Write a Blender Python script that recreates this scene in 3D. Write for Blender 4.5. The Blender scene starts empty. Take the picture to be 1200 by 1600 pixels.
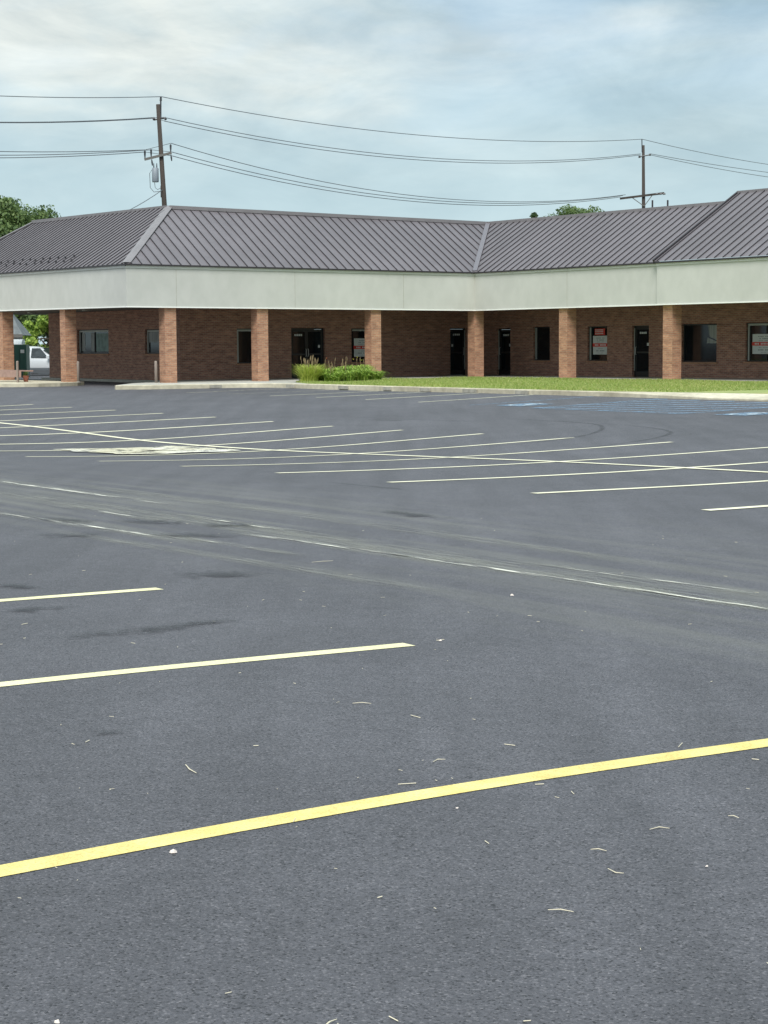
import bpy, math, random
import numpy as np
from mathutils import Vector, Matrix
random.seed(7); rng = np.random.default_rng(7)
C = bpy.context.scene.collection
scn = bpy.context.scene
R = math.radians

# ------------------------------------------------------------------ camera
F_PX, PITCH, ROLL, EYE = 2940.0, 0.0885, -0.00668, 1.514
fw = Vector((0, math.cos(PITCH), -math.sin(PITCH))); up0 = Vector((0, math.sin(PITCH), math.cos(PITCH))); rt0 = Vector((1, 0, 0))
rt = rt0*math.cos(ROLL) + up0*math.sin(ROLL); up = -rt0*math.sin(ROLL) + up0*math.cos(ROLL)
cd = bpy.data.cameras.new('camera'); cam = bpy.data.objects.new('camera', cd); C.objects.link(cam)
cam.matrix_world = Matrix(((rt.x, up.x, -fw.x, 0), (rt.y, up.y, -fw.y, 0), (rt.z, up.z, -fw.z, EYE), (0, 0, 0, 1)))
cd.sensor_fit = 'VERTICAL'; cd.sensor_height = 36; cd.lens = F_PX/1600*36
cd.clip_start = 0.1; cd.clip_end = 5000
scn.camera = cam

# ------------------------------------------------------------------ light
SUN_EL, SUN_AZ = R(52), R(186)       # azimuth clockwise from +Y: behind the camera, a little to the left
sd = bpy.data.lights.new('sun', 'SUN'); sd.energy = 1.5; sd.angle = R(25); sd.color = (1, .965, .91)
so = bpy.data.objects.new('sun', sd); C.objects.link(so)
sdir = Vector((math.sin(SUN_AZ)*math.cos(SUN_EL), math.cos(SUN_AZ)*math.cos(SUN_EL), math.sin(SUN_EL)))
so.rotation_euler = sdir.to_track_quat('Z', 'Y').to_euler(); so.location = (0, 0, 60)
scn.view_settings.view_transform = 'Standard'; scn.view_settings.look = 'None'
scn.view_settings.exposure = EXPOSURE = 1.1; scn.view_settings.gamma = 1

w = bpy.data.worlds.new('World'); scn.world = w; w.use_nodes = True
nt = w.node_tree; N = nt.nodes; LK = nt.links; N.clear()
def nd(t, **k):
    n = N.new(t)
    for a, b in k.items(): setattr(n, a, b)
    return n
out = nd('ShaderNodeOutputWorld'); bg = nd('ShaderNodeBackground'); bg.inputs['Strength'].default_value = 0.1
LK.new(bg.outputs[0], out.inputs[0])
sky = nd('ShaderNodeTexSky', sky_type='NISHITA', sun_disc=False, sun_elevation=SUN_EL, sun_rotation=SUN_AZ, air_density=1.0, dust_density=2.0, ozone_density=1.5)
tc = nd('ShaderNodeTexCoord')
def noise_w(scale, loc, detail=6, rough=.55, sc=(1, 1, 1), dist=0.0):
    m = nd('ShaderNodeMapping'); m.inputs['Location'].default_value = loc; m.inputs['Scale'].default_value = sc
    LK.new(tc.outputs['Generated'], m.inputs[0])
    n = nd('ShaderNodeTexNoise'); n.inputs['Scale'].default_value = scale; n.inputs['Detail'].default_value = detail; n.inputs['Roughness'].default_value = rough
    n.inputs['Distortion'].default_value = dist
    LK.new(m.outputs[0], n.inputs['Vector']); return n.outputs['Fac']
def ramp(inp, stops):
    r = nd('ShaderNodeValToRGB'); e = r.color_ramp.elements
    while len(e) < len(stops): e.new(.5)
    for el, (p, c) in zip(e, stops): el.position = p; el.color = (*c, 1) if len(c) == 3 else c
    LK.new(inp, r.inputs[0]); return r.outputs[0]
def mixc(f, a, b, mode='MIX'):
    m = nd('ShaderNodeMix', data_type='RGBA', blend_type=mode)
    for s, v in ((m.inputs[0], f), (m.inputs[6], a), (m.inputs[7], b)):
        if isinstance(v, (int, float)): s.default_value = v
        elif isinstance(v, tuple): s.default_value = (*v, 1)
        else: LK.new(v, s)
    return m.outputs[2]
# a high thin overcast: cloud colour varies from grey-teal to cream, over the blue sky
K = 0.58
cl0 = noise_w(3.2, (2.3, .4, 7.1), 7, .55, (1, 1, 3.2), .4)
sx_ = nd('ShaderNodeSeparateXYZ'); LK.new(tc.outputs['Generated'], sx_.inputs[0])
mr_ = nd('ShaderNodeMapRange'); mr_.interpolation_type = 'SMOOTHSTEP'
for i_, v_ in ((1, -.22), (2, .24), (3, .01), (4, -.10)): mr_.inputs[i_].default_value = v_
LK.new(sx_.outputs[0], mr_.inputs[0])
ct_ = nd('ShaderNodeMath', operation='MULTIPLY_ADD'); LK.new(cl0, ct_.inputs[0]); ct_.inputs[1].default_value = 1.5; ct_.inputs[2].default_value = -.25
ad_ = nd('ShaderNodeMath', operation='ADD'); LK.new(ct_.outputs[0], ad_.inputs[0]); LK.new(mr_.outputs[0], ad_.inputs[1]); cl = ad_.outputs[0]
def bank(x0, z0, a, b, amp):
    """a brighter or thinner bank of cloud centred on one compass direction"""
    global cl
    mm = nd('ShaderNodeMapping'); mm.inputs['Location'].default_value = (-x0/a, 0, -z0/b); mm.inputs['Scale'].default_value = (1/a, 0, 1/b); LK.new(tc.outputs['Generated'], mm.inputs[0])
    wn = nd('ShaderNodeTexNoise'); wn.inputs['Scale'].default_value = 9; wn.inputs['Detail'].default_value = 5; LK.new(tc.outputs['Generated'], wn.inputs['Vector'])
    sb = nd('ShaderNodeVectorMath', operation='SUBTRACT'); LK.new(wn.outputs['Color'], sb.inputs[0]); sb.inputs[1].default_value = (.5, .5, .5)
    sc_ = nd('ShaderNodeVectorMath', operation='MULTIPLY_ADD'); LK.new(sb.outputs[0], sc_.inputs[0]); sc_.inputs[1].default_value = (2.2, 0, 2.2); LK.new(mm.outputs[0], sc_.inputs[2])
    ln = nd('ShaderNodeVectorMath', operation='LENGTH'); LK.new(sc_.outputs[0], ln.inputs[0])
    mr = nd('ShaderNodeMapRange'); mr.interpolation_type = 'SMOOTHSTEP'; mr.inputs[1].default_value = 1.25; mr.inputs[2].default_value = 0; mr.inputs[3].default_value = 0; mr.inputs[4].default_value = amp; LK.new(ln.outputs['Value'], mr.inputs[0])
    # only towards +Y
    sy = nd('ShaderNodeMath', operation='GREATER_THAN'); LK.new(sx_.outputs[1], sy.inputs[0]); sy.inputs[1].default_value = 0
    mu = nd('ShaderNodeMath', operation='MULTIPLY'); LK.new(mr.outputs[0], mu.inputs[0]); LK.new(sy.outputs[0], mu.inputs[1])
    a2 = nd('ShaderNodeMath', operation='ADD'); LK.new(cl, a2.inputs[0]); LK.new(mu.outputs[0], a2.inputs[1]); cl = a2.outputs[0]
bank(-.155, .140, .10, .030, .17); bank(-.06, .122, .08, .016, .12); bank(.03, .112, .10, .016, .09); bank(.165, .183, .06, .012, -.55); bank(-.03, .165, .14, .020, -.10); bank(.10, .125, .10, .02, -.08); bank(-.17, .185, .12, .018, -.09); bank(.15, .165, .03, .012, .16); bank(.06, .10, .09, .012, .08)
cloudcol = ramp(cl, [(0.30, (3.45*K, 4.6*K, 5.15*K)), (0.5, (4.75*K, 5.7*K, 6.0*K)), (0.66, (6.35*K, 6.8*K, 6.6*K))])
fine = noise_w(11, (5.1, 1.7, 3.3), 9, .62, (1, 1, 2.8), .5)
cloudcol2 = mixc(1.0, cloudcol, ramp(fine, [(.3, (.78, .815, .835)), (.7, (1.17, 1.15, 1.12))]), 'MULTIPLY')
cover = ramp(noise_w(5.5, (0.0, 3.0, 1.0), 6, .5, (1, 1, 2.6), .3), [(.36, (.72, .72, .72)), (.56, (.97, .97, .97))])
# an overcast sky is brightest overhead and dims towards the horizon
sxyz = nd('ShaderNodeSeparateXYZ'); LK.new(tc.outputs['Generated'], sxyz.inputs[0])
zen = ramp(sxyz.outputs[2], [(.0, (1, 1, 1)), (.26, (1, 1, 1)), (.75, (2.1, 2.08, 2.05))])
low = ramp(sxyz.outputs[2], [(.02, (.9, .9, .9)), (.15, (0, 0, 0))])
LK.new(mixc(1.0, mixc(low, mixc(cover, sky.outputs[0], cloudcol2), (3.0, 3.85, 4.1)), zen, 'MULTIPLY'), bg.inputs['Color'])

# ------------------------------------------------------------------ coordinates
# (u, v): u runs along the parking stripes and the left shop wing, v runs across them towards the viewer's right
AL = 0.5975
UU = np.array([math.cos(AL), math.sin(AL)]); VV = np.array([math.sin(AL), -math.cos(AL)])
def W(u, v, z=0.0): return (UU[0]*u+VV[0]*v, UU[1]*u+VV[1]*v, z)

SURV = np.array([(22.8, -51.927, -0.169), (22.8, -49.184, -0.19), (22.8, -46.441, -0.204), (22.8, -43.698, -0.219), (22.8, -40.955, -0.242), (22.8, -38.212, -0.272), (22.8, -35.469, -0.29), (22.8, -32.726, -0.284), (22.8, -29.983, -0.269), (22.8, -27.24, -0.251), (22.8, -24.497, -0.223), (13.06, -29.983, -0.352), (13.06, -27.24, -0.299), (13.06, -24.497, -0.245), (13.06, -21.754, -0.2), (13.06, -19.011, -0.17), (13.06, -16.268, -0.139), (13.06, -13.525, -0.139), (18.038, -29.983, -0.42), (18.033, -27.24, -0.365), (18.081, -24.497, -0.304), (17.908, -21.754, -0.244), (17.859, -19.011, -0.2), (17.954, -38.212, -0.382), (17.949, -35.469, -0.441), (17.749, -40.955, -0.329), (13.69, -32.726, -0.394), (14.841, -35.469, -0.419), (15.994, -38.212, -0.382), (17.147, -40.955, -0.341), (18.3, -43.698, -0.292), (19.453, -46.441, -0.246), (20.605, -49.184, -0.217), (21.757, -51.927, -0.201), (19.548, -19.011, -0.185), (16.731, -16.268, -0.17), (22.364, -21.754, -0.19), (13.914, -13.525, -0.14), (2.083, -5.057, -0.006), (2.715, -5.057, 0.008), (3.433, -5.057, 0.011), (4.259, -5.057, 0.004), (5.217, -5.057, -0.02), (3.236, -7.8, 0.02), (4.306, -7.8, 0.007), (5.521, -7.8, -0.014), (4.387, -10.543, 0.002), (5.46, -10.543, -0.009), (30.7, -57.137, -0.074), (30.7, -54.257, -0.067), (30.7, -51.542, -0.075), (30.7, -48.722, -0.072), (30.7, -46.079, -0.082), (30.7, -43.355, -0.103), (30.7, -40.628, -0.11), (30.7, -37.892, -0.123), (30.7, -32.435, -0.129), (29.472, -59.542, 0.02), (32.111, -59.278, 0.02), (35.244, -60.13, 0.02), (35.782, -57.861, 0.02), (36.641, -53.796, 0.02), (35.02, -47.842, 0.02), (34.662, -42.052, 0.02), (34.914, -37.761, 0.02), (35.143, -34.203, 0.02), (33.0, -70.0, 0.03), (33.0, -80.0, 0.03), (31.0, -64.0, 0.03), (28.0, -75.0, 0.03), (29.0, -66.0, 0.03)])
_x = SURV[:, 0]*UU[0]+SURV[:, 1]*VV[0]; _y = SURV[:, 0]*UU[1]+SURV[:, 1]*VV[1]; _P = np.stack([_x, _y], 1)
def kern(a, b):
    d2 = ((a[:, None, :]-b[None, :, :])**2).sum(2)
    return .04*np.exp(-d2/(2*7.0**2)) + .0003*np.exp(-d2/(2*1.6**2))
_w = np.linalg.solve(kern(_P, _P)+np.eye(len(_P))*2e-5, SURV[:, 2])
def spaced(parts):
    o = []
    for a, b, s in parts: o += list(np.arange(a, b, s))
    return np.array(sorted(set(np.round(o, 4))))
GX = np.concatenate([[-1500, -700, -350, -180, -100, -60], spaced([(-40, -25, 1.5), (-25, 25, .5), (25, 41, 1.5)]), [60, 100, 180, 350, 700, 1500]])
GY = np.concatenate([[-300, -100, -40, -15, -5], spaced([(0, 16, .25), (16, 90, .5), (90, 130, 4)]), [150, 180, 220, 300, 450, 700, 1100, 1800, 3000]])
gx, gy = np.meshgrid(GX, GY, indexing='ij')
GZ = (kern(np.stack([gx.ravel(), gy.ravel()], 1), _P)@_w).reshape(gx.shape)
def lot_z(x, y):
    i = min(max(int(np.searchsorted(GX, x))-1, 0), len(GX)-2); j = min(max(int(np.searchsorted(GY, y))-1, 0), len(GY)-2)
    a = (x-GX[i])/(GX[i+1]-GX[i]); b = (y-GY[j])/(GY[j+1]-GY[j])
    return float(GZ[i, j]*(1-a)*(1-b)+GZ[i+1, j]*a*(1-b)+GZ[i, j+1]*(1-a)*b+GZ[i+1, j+1]*a*b)

# ------------------------------------------------------------------ materials
MATS = {}
def mat(name, col, rough=.8, metal=0.0, var=None, bump=None, spec=None, build=None, coat=0):
    """col base colour; var: list of (scale, detail, (lo colour factor), (hi colour factor), lo pos, hi pos); bump: list of (scale, strength, distance)"""
    m = bpy.data.materials.new(name); m.use_nodes = True; t = m.node_tree; n = t.nodes; l = t.links
    b = n['Principled BSDF']; b.inputs['Roughness'].default_value = rough; b.inputs['Metallic'].default_value = metal
    if spec is not None: b.inputs['Specular IOR Level'].default_value = spec
    if coat: b.inputs['Coat Weight'].default_value = coat
    b.inputs['Base Color'].default_value = (*col, 1)
    co = n.new('ShaderNodeTexCoord'); cur = None
    rgb = n.new('ShaderNodeRGB'); rgb.outputs[0].default_value = (*col, 1); cur = rgb.outputs[0]
    for (sc, det, lo, hi, p0, p1, *mp) in (var or []):
        src = co.outputs['Object']
        if mp:
            mm = n.new('ShaderNodeMapping'); mm.inputs['Scale'].default_value = mp[0]; mm.inputs['Rotation'].default_value = (0, 0, mp[1] if len(mp) > 1 else 0); l.new(src, mm.inputs[0]); src = mm.outputs[0]
        nz = n.new('ShaderNodeTexNoise'); nz.inputs['Scale'].default_value = sc; nz.inputs['Detail'].default_value = det; l.new(src, nz.inputs['Vector'])
        rp = n.new('ShaderNodeValToRGB'); e = rp.color_ramp.elements; e[0].position = p0; e[0].color = (*lo, 1); e[1].position = p1; e[1].color = (*hi, 1); l.new(nz.outputs['Fac'], rp.inputs[0])
        mx = n.new('ShaderNodeMix'); mx.data_type = 'RGBA'; mx.blend_type = 'MULTIPLY'; mx.inputs[0].default_value = 1; l.new(cur, mx.inputs[6]); l.new(rp.outputs[0], mx.inputs[7]); cur = mx.outputs[2]
    l.new(cur, b.inputs['Base Color']); nrm = None
    for (sc, st, di) in (bump or []):
        nz = n.new('ShaderNodeTexNoise'); nz.inputs['Scale'].default_value = sc; nz.inputs['Detail'].default_value = 4; l.new(co.outputs['Object'], nz.inputs['Vector'])
        bp = n.new('ShaderNodeBump'); bp.inputs['Strength'].default_value = st; bp.inputs['Distance'].default_value = di; l.new(nz.outputs['Fac'], bp.inputs['Height'])
        if nrm: l.new(nrm, bp.inputs['Normal'])
        nrm = bp.outputs[0]
    if nrm: l.new(nrm, b.inputs['Normal'])
    if build: build(m, n, l, b, cur)
    MATS[name] = m; return m
g1 = lambda a: (a, a, a)

def asphalt_extra(m, n, l, b, cur):
    co = n.new('ShaderNodeTexCoord')
    # aggregate: each stone its own grey
    vo = n.new('ShaderNodeTexVoronoi'); vo.inputs['Scale'].default_value = 165; l.new(co.outputs['Object'], vo.inputs['Vector'])
    sp = n.new('ShaderNodeSeparateColor'); l.new(vo.outputs['Color'], sp.inputs[0])
    r1 = n.new('ShaderNodeValToRGB'); e = r1.color_ramp.elements; e[0].position = 0; e[0].color = (.22, .22, .23, 1); e[1].position = 1; e[1].color = (1.9, 1.86, 1.78, 1)
    x = e.new(.17); x.color = (.88, .88, .89, 1); x = e.new(.85); x.color = (1.12, 1.12, 1.12, 1)
    l.new(sp.outputs[0], r1.inputs[0])
    mx = n.new('ShaderNodeMix'); mx.data_type = 'RGBA'; mx.blend_type = 'MULTIPLY'; mx.inputs[0].default_value = 1; l.new(cur, mx.inputs[6]); l.new(r1.outputs[0], mx.inputs[7])
    # dust band where cars cross between the two rows, streaked along v
    mp = n.new('ShaderNodeMapping'); mp.vector_type = 'POINT'; mp.inputs['Rotation'].default_value = (0, 0, -AL); l.new(co.outputs['Object'], mp.inputs[0])
    sx = n.new('ShaderNodeSeparateXYZ'); l.new(mp.outputs[0], sx.inputs[0])
    band = n.new('ShaderNodeMapRange'); band.interpolation_type = 'SMOOTHSTEP'; band.inputs[1].default_value = 6.0; band.inputs[2].default_value = 7.4; l.new(sx.outputs[0], band.inputs[0])
    band2 = n.new('ShaderNodeMapRange'); band2.interpolation_type = 'SMOOTHSTEP'; band2.inputs[1].default_value = 12.5; band2.inputs[2].default_value = 9.0; l.new(sx.outputs[0], band2.inputs[0])
    mul = n.new('ShaderNodeMath'); mul.operation = 'MULTIPLY'; l.new(band.outputs[0], mul.inputs[0]); l.new(band2.outputs[0], mul.inputs[1])
    m2 = n.new('ShaderNodeMapping'); m2.inputs['Scale'].default_value = (2.2, .12, 1); l.new(mp.outputs[0], m2.inputs[0])
    nz = n.new('ShaderNodeTexNoise'); nz.inputs['Scale'].default_value = 1.6; nz.inputs['Detail'].default_value = 6; nz.inputs['Distortion'].default_value = .25; l.new(m2.outputs[0], nz.inputs['Vector'])
    rr = n.new('ShaderNodeValToRGB'); e = rr.color_ramp.elements; e[0].position = .45; e[0].color = (0, 0, 0, 1); e[1].position = .72; e[1].color = (1, 1, 1, 1); l.new(nz.outputs['Fac'], rr.inputs[0])
    mu2 = n.new('ShaderNodeMath'); mu2.operation = 'MULTIPLY'; l.new(mul.outputs[0], mu2.inputs[0]); l.new(rr.outputs[0], mu2.inputs[1])
    mu3 = n.new('ShaderNodeMath'); mu3.operation = 'MULTIPLY'; mu3.inputs[1].default_value = .45; l.new(mu2.outputs[0], mu3.inputs[0])
    mx2 = n.new('ShaderNodeMix'); mx2.data_type = 'RGBA'; l.new(mu3.outputs[0], mx2.inputs[0]); l.new(mx.outputs[2], mx2.inputs[6]); mx2.inputs[7].default_value = (.175, .172, .145, 1)
    m3 = n.new('ShaderNodeMapping'); m3.inputs['Scale'].default_value = (.8, .45, 1); m3.inputs['Location'].default_value = (3.3, .6, 0); l.new(mp.outputs[0], m3.inputs[0])
    n3 = n.new('ShaderNodeTexNoise'); n3.inputs['Scale'].default_value = 1.5; n3.inputs['Detail'].default_value = 8; n3.inputs['Roughness'].default_value = .68; n3.inputs['Distortion'].default_value = .6; l.new(m3.outputs[0], n3.inputs['Vector'])
    r3 = n.new('ShaderNodeValToRGB'); e = r3.color_ramp.elements; e[0].position = .57; e[0].color = (1, 1, 1, 1); e[1].position = .68; e[1].color = (.66, .66, .67, 1); l.new(n3.outputs['Fac'], r3.inputs[0])
    mx3 = n.new('ShaderNodeMix'); mx3.data_type = 'RGBA'; mx3.blend_type = 'MULTIPLY'; vm_ = n.new('ShaderNodeMapRange'); vm_.interpolation_type = 'SMOOTHSTEP'; vm_.inputs[1].default_value = -7.5; vm_.inputs[2].default_value = -10; vm_.inputs[4].default_value = .8; l.new(sx.outputs[1], vm_.inputs[0]); l.new(vm_.outputs[0], mx3.inputs[0]); l.new(mx2.outputs[2], mx3.inputs[6]); l.new(r3.outputs[0], mx3.inputs[7])
    l.new(mx3.outputs[2], b.inputs['Base Color'])
    # stone relief
    bp = n.new('ShaderNodeBump'); bp.inputs['Strength'].default_value = .75; bp.inputs['Distance'].default_value = .003; bp.invert = True
    l.new(vo.outputs['Distance'], bp.inputs['Height'])
    if b.inputs['Normal'].links: l.new(b.inputs['Normal'].links[0].from_socket, bp.inputs['Normal'])
    l.new(bp.outputs[0], b.inputs['Normal'])
mat('asphalt', (.0745, .0725, .0815), .72, spec=.42, var=[(.09, 4, g1(.88), g1(1.12), .35, .65), (.9, 6, g1(.93), g1(1.07), .35, .65), (9, 5, g1(.93), g1(1.07), .35, .65), (1.1, 5, g1(.9), g1(1.1), .35, .65, (2.4, .16, 1), -AL), (75, 2, g1(.84), g1(1.16), .35, .68)],
    bump=[(40, .35, .006)], build=asphalt_extra)
def worn(lo, hi, sc=9.0):
    """paint worn through to whatever it lies on"""
    def f(m, n, l, b, cur):
        co = n.new('ShaderNodeTexCoord'); nz = n.new('ShaderNodeTexNoise'); nz.inputs['Scale'].default_value = sc; nz.inputs['Detail'].default_value = 9; nz.inputs['Roughness'].default_value = .75
        l.new(co.outputs['Object'], nz.inputs['Vector'])
        mr = n.new('ShaderNodeMapRange'); mr.inputs[1].default_value = lo; mr.inputs[2].default_value = hi; l.new(nz.outputs['Fac'], mr.inputs[0]); l.new(mr.outputs[0], b.inputs['Alpha'])
    return f
mat('paint_yellow', (.74, .61, .23), .75, var=[(2.5, 5, g1(.84), g1(1.06), .3, .7), (7, 5, (.93, .88, .75), g1(1.03), .3, .6), (110, 5, g1(.70), g1(1.08), .3, .6)], bump=[(160, .6, .003)], build=worn(.30, .40, 90))
mat('paint_pale', (.72, .67, .40), .75, var=[(2.5, 5, g1(.86), g1(1.08), .3, .7), (90, 5, g1(.78), g1(1.08), .3, .6)], build=worn(.30, .40, 60))
mat('paint_cream', (.72, .68, .50), .7, var=[(.8, 5, g1(.86), g1(1.08), .3, .7)], build=worn(.22, .36, 14))
mat('paint_faded', (.55, .52, .42), .8, build=worn(.34, .62, 10))
mat('paint_blue', (.17, .27, .38), .75, build=worn(.32, .62, 9))
mat('paint_white', (.42, .50, .56), .7, build=worn(.25, .4, 12))
def streak(lo, hi, dens):
    def f(m, n, l, b, cur):
        uv = n.new('ShaderNodeUVMap'); sx = n.new('ShaderNodeSeparateXYZ'); l.new(uv.outputs[0], sx.inputs[0])
        # fade across and towards the ends (uv: x along in metres of streak 0..1, y across 0..1)
        def hump(sock, p):
            a = n.new('ShaderNodeMath'); a.operation = 'SUBTRACT'; l.new(sock, a.inputs[0]); a.inputs[1].default_value = .5
            q = n.new('ShaderNodeMath'); q.operation = 'ABSOLUTE'; l.new(a.outputs[0], q.inputs[0])
            r = n.new('ShaderNodeMapRange'); r.interpolation_type = 'SMOOTHSTEP'; r.inputs[1].default_value = .5; r.inputs[2].default_value = p; l.new(q.outputs[0], r.inputs[0]); return r.outputs[0]
        h1 = hump(sx.outputs[0], .25); h2 = hump(sx.outputs[1], .08)
        co = n.new('ShaderNodeTexCoord'); mp = n.new('ShaderNodeMapping'); mp.inputs['Rotation'].default_value = (0, 0, -AL); l.new(co.outputs['Object'], mp.inputs[0])
        m2 = n.new('ShaderNodeMapping'); m2.inputs['Scale'].default_value = (9, .8, 1); l.new(mp.outputs[0], m2.inputs[0])
        nz = n.new('ShaderNodeTexNoise'); nz.inputs['Scale'].default_value = 2; nz.inputs['Detail'].default_value = 9; nz.inputs['Roughness'].default_value = .7; l.new(m2.outputs[0], nz.inputs['Vector'])
        mr = n.new('ShaderNodeMapRange'); mr.inputs[1].default_value = lo; mr.inputs[2].default_value = hi; l.new(nz.outputs['Fac'], mr.inputs[0])
        a = n.new('ShaderNodeMath'); a.operation = 'MULTIPLY'; l.new(h1, a.inputs[0]); l.new(h2, a.inputs[1])
        c = n.new('ShaderNodeMath'); c.operation = 'MULTIPLY'; l.new(a.outputs[0], c.inputs[0]); l.new(mr.outputs[0], c.inputs[1])
        d = n.new('ShaderNodeMath'); d.operation = 'MULTIPLY'; l.new(c.outputs[0], d.inputs[0]); d.inputs[1].default_value = dens; l.new(d.outputs[0], b.inputs['Alpha'])
    return f
mat('chalk', (.78, .76, .66), .9, build=streak(.46, .60, .95))
mat('dust', (.27, .27, .235), .9, build=streak(.40, .70, .6))
mat('rubber_mark', (.03, .03, .033), .7, build=streak(.35, .7, .6))
def smudge(dens):
    def f(m, n, l, b, cur):
        uv = n.new('ShaderNodeUVMap'); mp = n.new('ShaderNodeMapping'); mp.inputs['Location'].default_value = (-1, -1, 0); mp.inputs['Scale'].default_value = (2, 2, 1); l.new(uv.outputs[0], mp.inputs[0])
        ln = n.new('ShaderNodeVectorMath'); ln.operation = 'LENGTH'; l.new(mp.outputs[0], ln.inputs[0])
        co = n.new('ShaderNodeTexCoord'); nz = n.new('ShaderNodeTexNoise'); nz.inputs['Scale'].default_value = 7; nz.inputs['Detail'].default_value = 8; nz.inputs['Roughness'].default_value = .65; l.new(co.outputs['Object'], nz.inputs['Vector'])
        a = n.new('ShaderNodeMath'); a.operation = 'MULTIPLY_ADD'; l.new(nz.outputs['Fac'], a.inputs[0]); a.inputs[1].default_value = -3.2; l.new(ln.outputs['Value'], a.inputs[2])
        mr = n.new('ShaderNodeMapRange'); mr.inputs[1].default_value = -.75; mr.inputs[2].default_value = -1.5; mr.inputs[4].default_value = dens; l.new(a.outputs[0], mr.inputs[0]); l.new(mr.outputs[0], b.inputs['Alpha'])
    return f
mat('damp_stain', (.030, .031, .034), .75, build=smudge(.5))
mat('concrete_patch', (.62, .60, .54), .9, var=[(2, 6, (.75, .72, .62), g1(1.1), .3, .65), (.7, 3, (.85, .83, .7), g1(1.05), .4, .6)], bump=[(30, .4, .01)], build=worn(.43, .50, 2.6))
mat('concrete', (.40, .385, .34), .9, var=[(.5, 5, g1(.85), g1(1.12), .35, .65), (6, 6, g1(.88), g1(1.1), .35, .65)], bump=[(20, .3, .006)])
mat('kerb_concrete', (.48, .44, .335), .9, var=[(.45, 5, (.78, .76, .74), g1(1.14), .35, .62), (5, 6, g1(.86), g1(1.12), .35, .65)], bump=[(25, .4, .008)])
mat('kerb_dark', (.34, .32, .27), .9, var=[(6, 6, g1(.8), g1(1.15), .35, .65)])
def brick(col1, col2, mortar):
    def f(m, n, l, b, cur):
        uv = n.new('ShaderNodeUVMap'); br = n.new('ShaderNodeTexBrick'); br.inputs['Scale'].default_value = 1.0
        br.inputs['Brick Width'].default_value = .203; br.inputs['Row Height'].default_value = .0677; br.inputs['Mortar Size'].default_value = .010; br.inputs['Mortar Smooth'].default_value = .2; br.inputs['Bias'].default_value = 0
        br.inputs['Color1'].default_value = (*col1, 1); br.inputs['Color2'].default_value = (*col2, 1); br.inputs['Mortar'].default_value = (*mortar, 1)
        l.new(uv.outputs[0], br.inputs['Vector'])
        # per-brick clusters and weather streaks
        nz = n.new('ShaderNodeTexNoise'); nz.inputs['Scale'].default_value = 2.2; nz.inputs['Detail'].default_value = 8; nz.inputs['Roughness'].default_value = .7
        mp = n.new('ShaderNodeMapping'); mp.inputs['Scale'].default_value = (1, 3.0, 1); l.new(uv.outputs[0], mp.inputs[0]); l.new(mp.outputs[0], nz.inputs['Vector'])
        rp = n.new('ShaderNodeValToRGB'); e = rp.color_ramp.elements; e[0].position = .34; e[0].color = (.66, .62, .62, 1); e[1].position = .66; e[1].color = (1.3, 1.26, 1.2, 1); l.new(nz.outputs['Fac'], rp.inputs[0])
        mx = n.new('ShaderNodeMix'); mx.data_type = 'RGBA'; mx.blend_type = 'MULTIPLY'; mx.inputs[0].default_value = 1; l.new(br.outputs['Color'], mx.inputs[6]); l.new(rp.outputs[0], mx.inputs[7])
        l.new(mx.outputs[2], b.inputs['Base Color'])
        bp = n.new('ShaderNodeBump'); bp.inputs['Strength'].default_value = .5; bp.inputs['Distance'].default_value = .008; bp.invert = True; l.new(br.outputs['Fac'], bp.inputs['Height']); l.new(bp.outputs[0], b.inputs['Normal'])
    return f
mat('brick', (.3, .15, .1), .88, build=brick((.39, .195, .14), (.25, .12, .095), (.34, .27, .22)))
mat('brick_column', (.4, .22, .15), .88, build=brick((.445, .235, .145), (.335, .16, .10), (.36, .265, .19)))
mat('stucco', (.49, .49, .455), .9, var=[(.35, 5, g1(.95), g1(1.04), .35, .65), (2.5, 6, (.96, .965, .96), g1(1.03), .35, .65, (1, 1, .7))], bump=[(30, .25, .004)])
mat('stucco_trim', (.62, .63, .59), .8, var=[(1.0, 5, g1(.95), g1(1.04), .35, .65)])
mat('roof_metal', (.128, .113, .122), .52, metal=0.0, spec=.5, var=[(.22, 4, g1(.9), g1(1.1), .35, .65), (1.5, 5, g1(.94), g1(1.06), .35, .65)])
mat('roof_seam', (.030, .026, .030), .5)  # dark trim tone; on the roof ribs it also paints in their shadow lines
mat('white_edge', (.80, .80, .76), .6)
mat('roof_flash', (.15, .14, .155), .5)
mat('roof_trim', (.19, .175, .18), .5, var=[(1.5, 4, g1(.92), g1(1.07), .35, .65)])
mat('roof_membrane', (.12, .12, .12), .9)
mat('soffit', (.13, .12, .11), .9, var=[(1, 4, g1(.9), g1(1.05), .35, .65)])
mat('frame_dark', (.018, .017, .018), .45)
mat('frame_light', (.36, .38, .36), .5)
mat('glass', (.006, .010, .013), .05, spec=.38)
mat('interior', (.02, .02, .022), .9)
mat('blind', (.30, .32, .32), .8, var=[(8, 2, g1(.8), g1(1.1), .4, .6, (1, 1, .05))])
mat('curtain_green', (.20, .28, .27), .8, var=[(5, 2, g1(.8), g1(1.1), .4, .6)])
mat('sign_grey', (.58, .61, .61), .6)
mat('sign_white', (.66, .68, .68), .6)
mat('sign_red', (.58, .045, .035), .6)
mat('sign_ink', (.12, .15, .17), .7)
mat('steel', (.45, .45, .45), .35, metal=.6)
mat('wood_pole', (.045, .036, .030), .9, var=[(3, 6, g1(.75), g1(1.25), .35, .65, (1, 1, .1))])
mat('wood_grey', (.13, .125, .115), .85)
mat('insulator', (.04, .04, .045), .4)
mat('wire', (.11, .12, .13), .6)
mat('transformer', (.22, .25, .28), .5)
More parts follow.
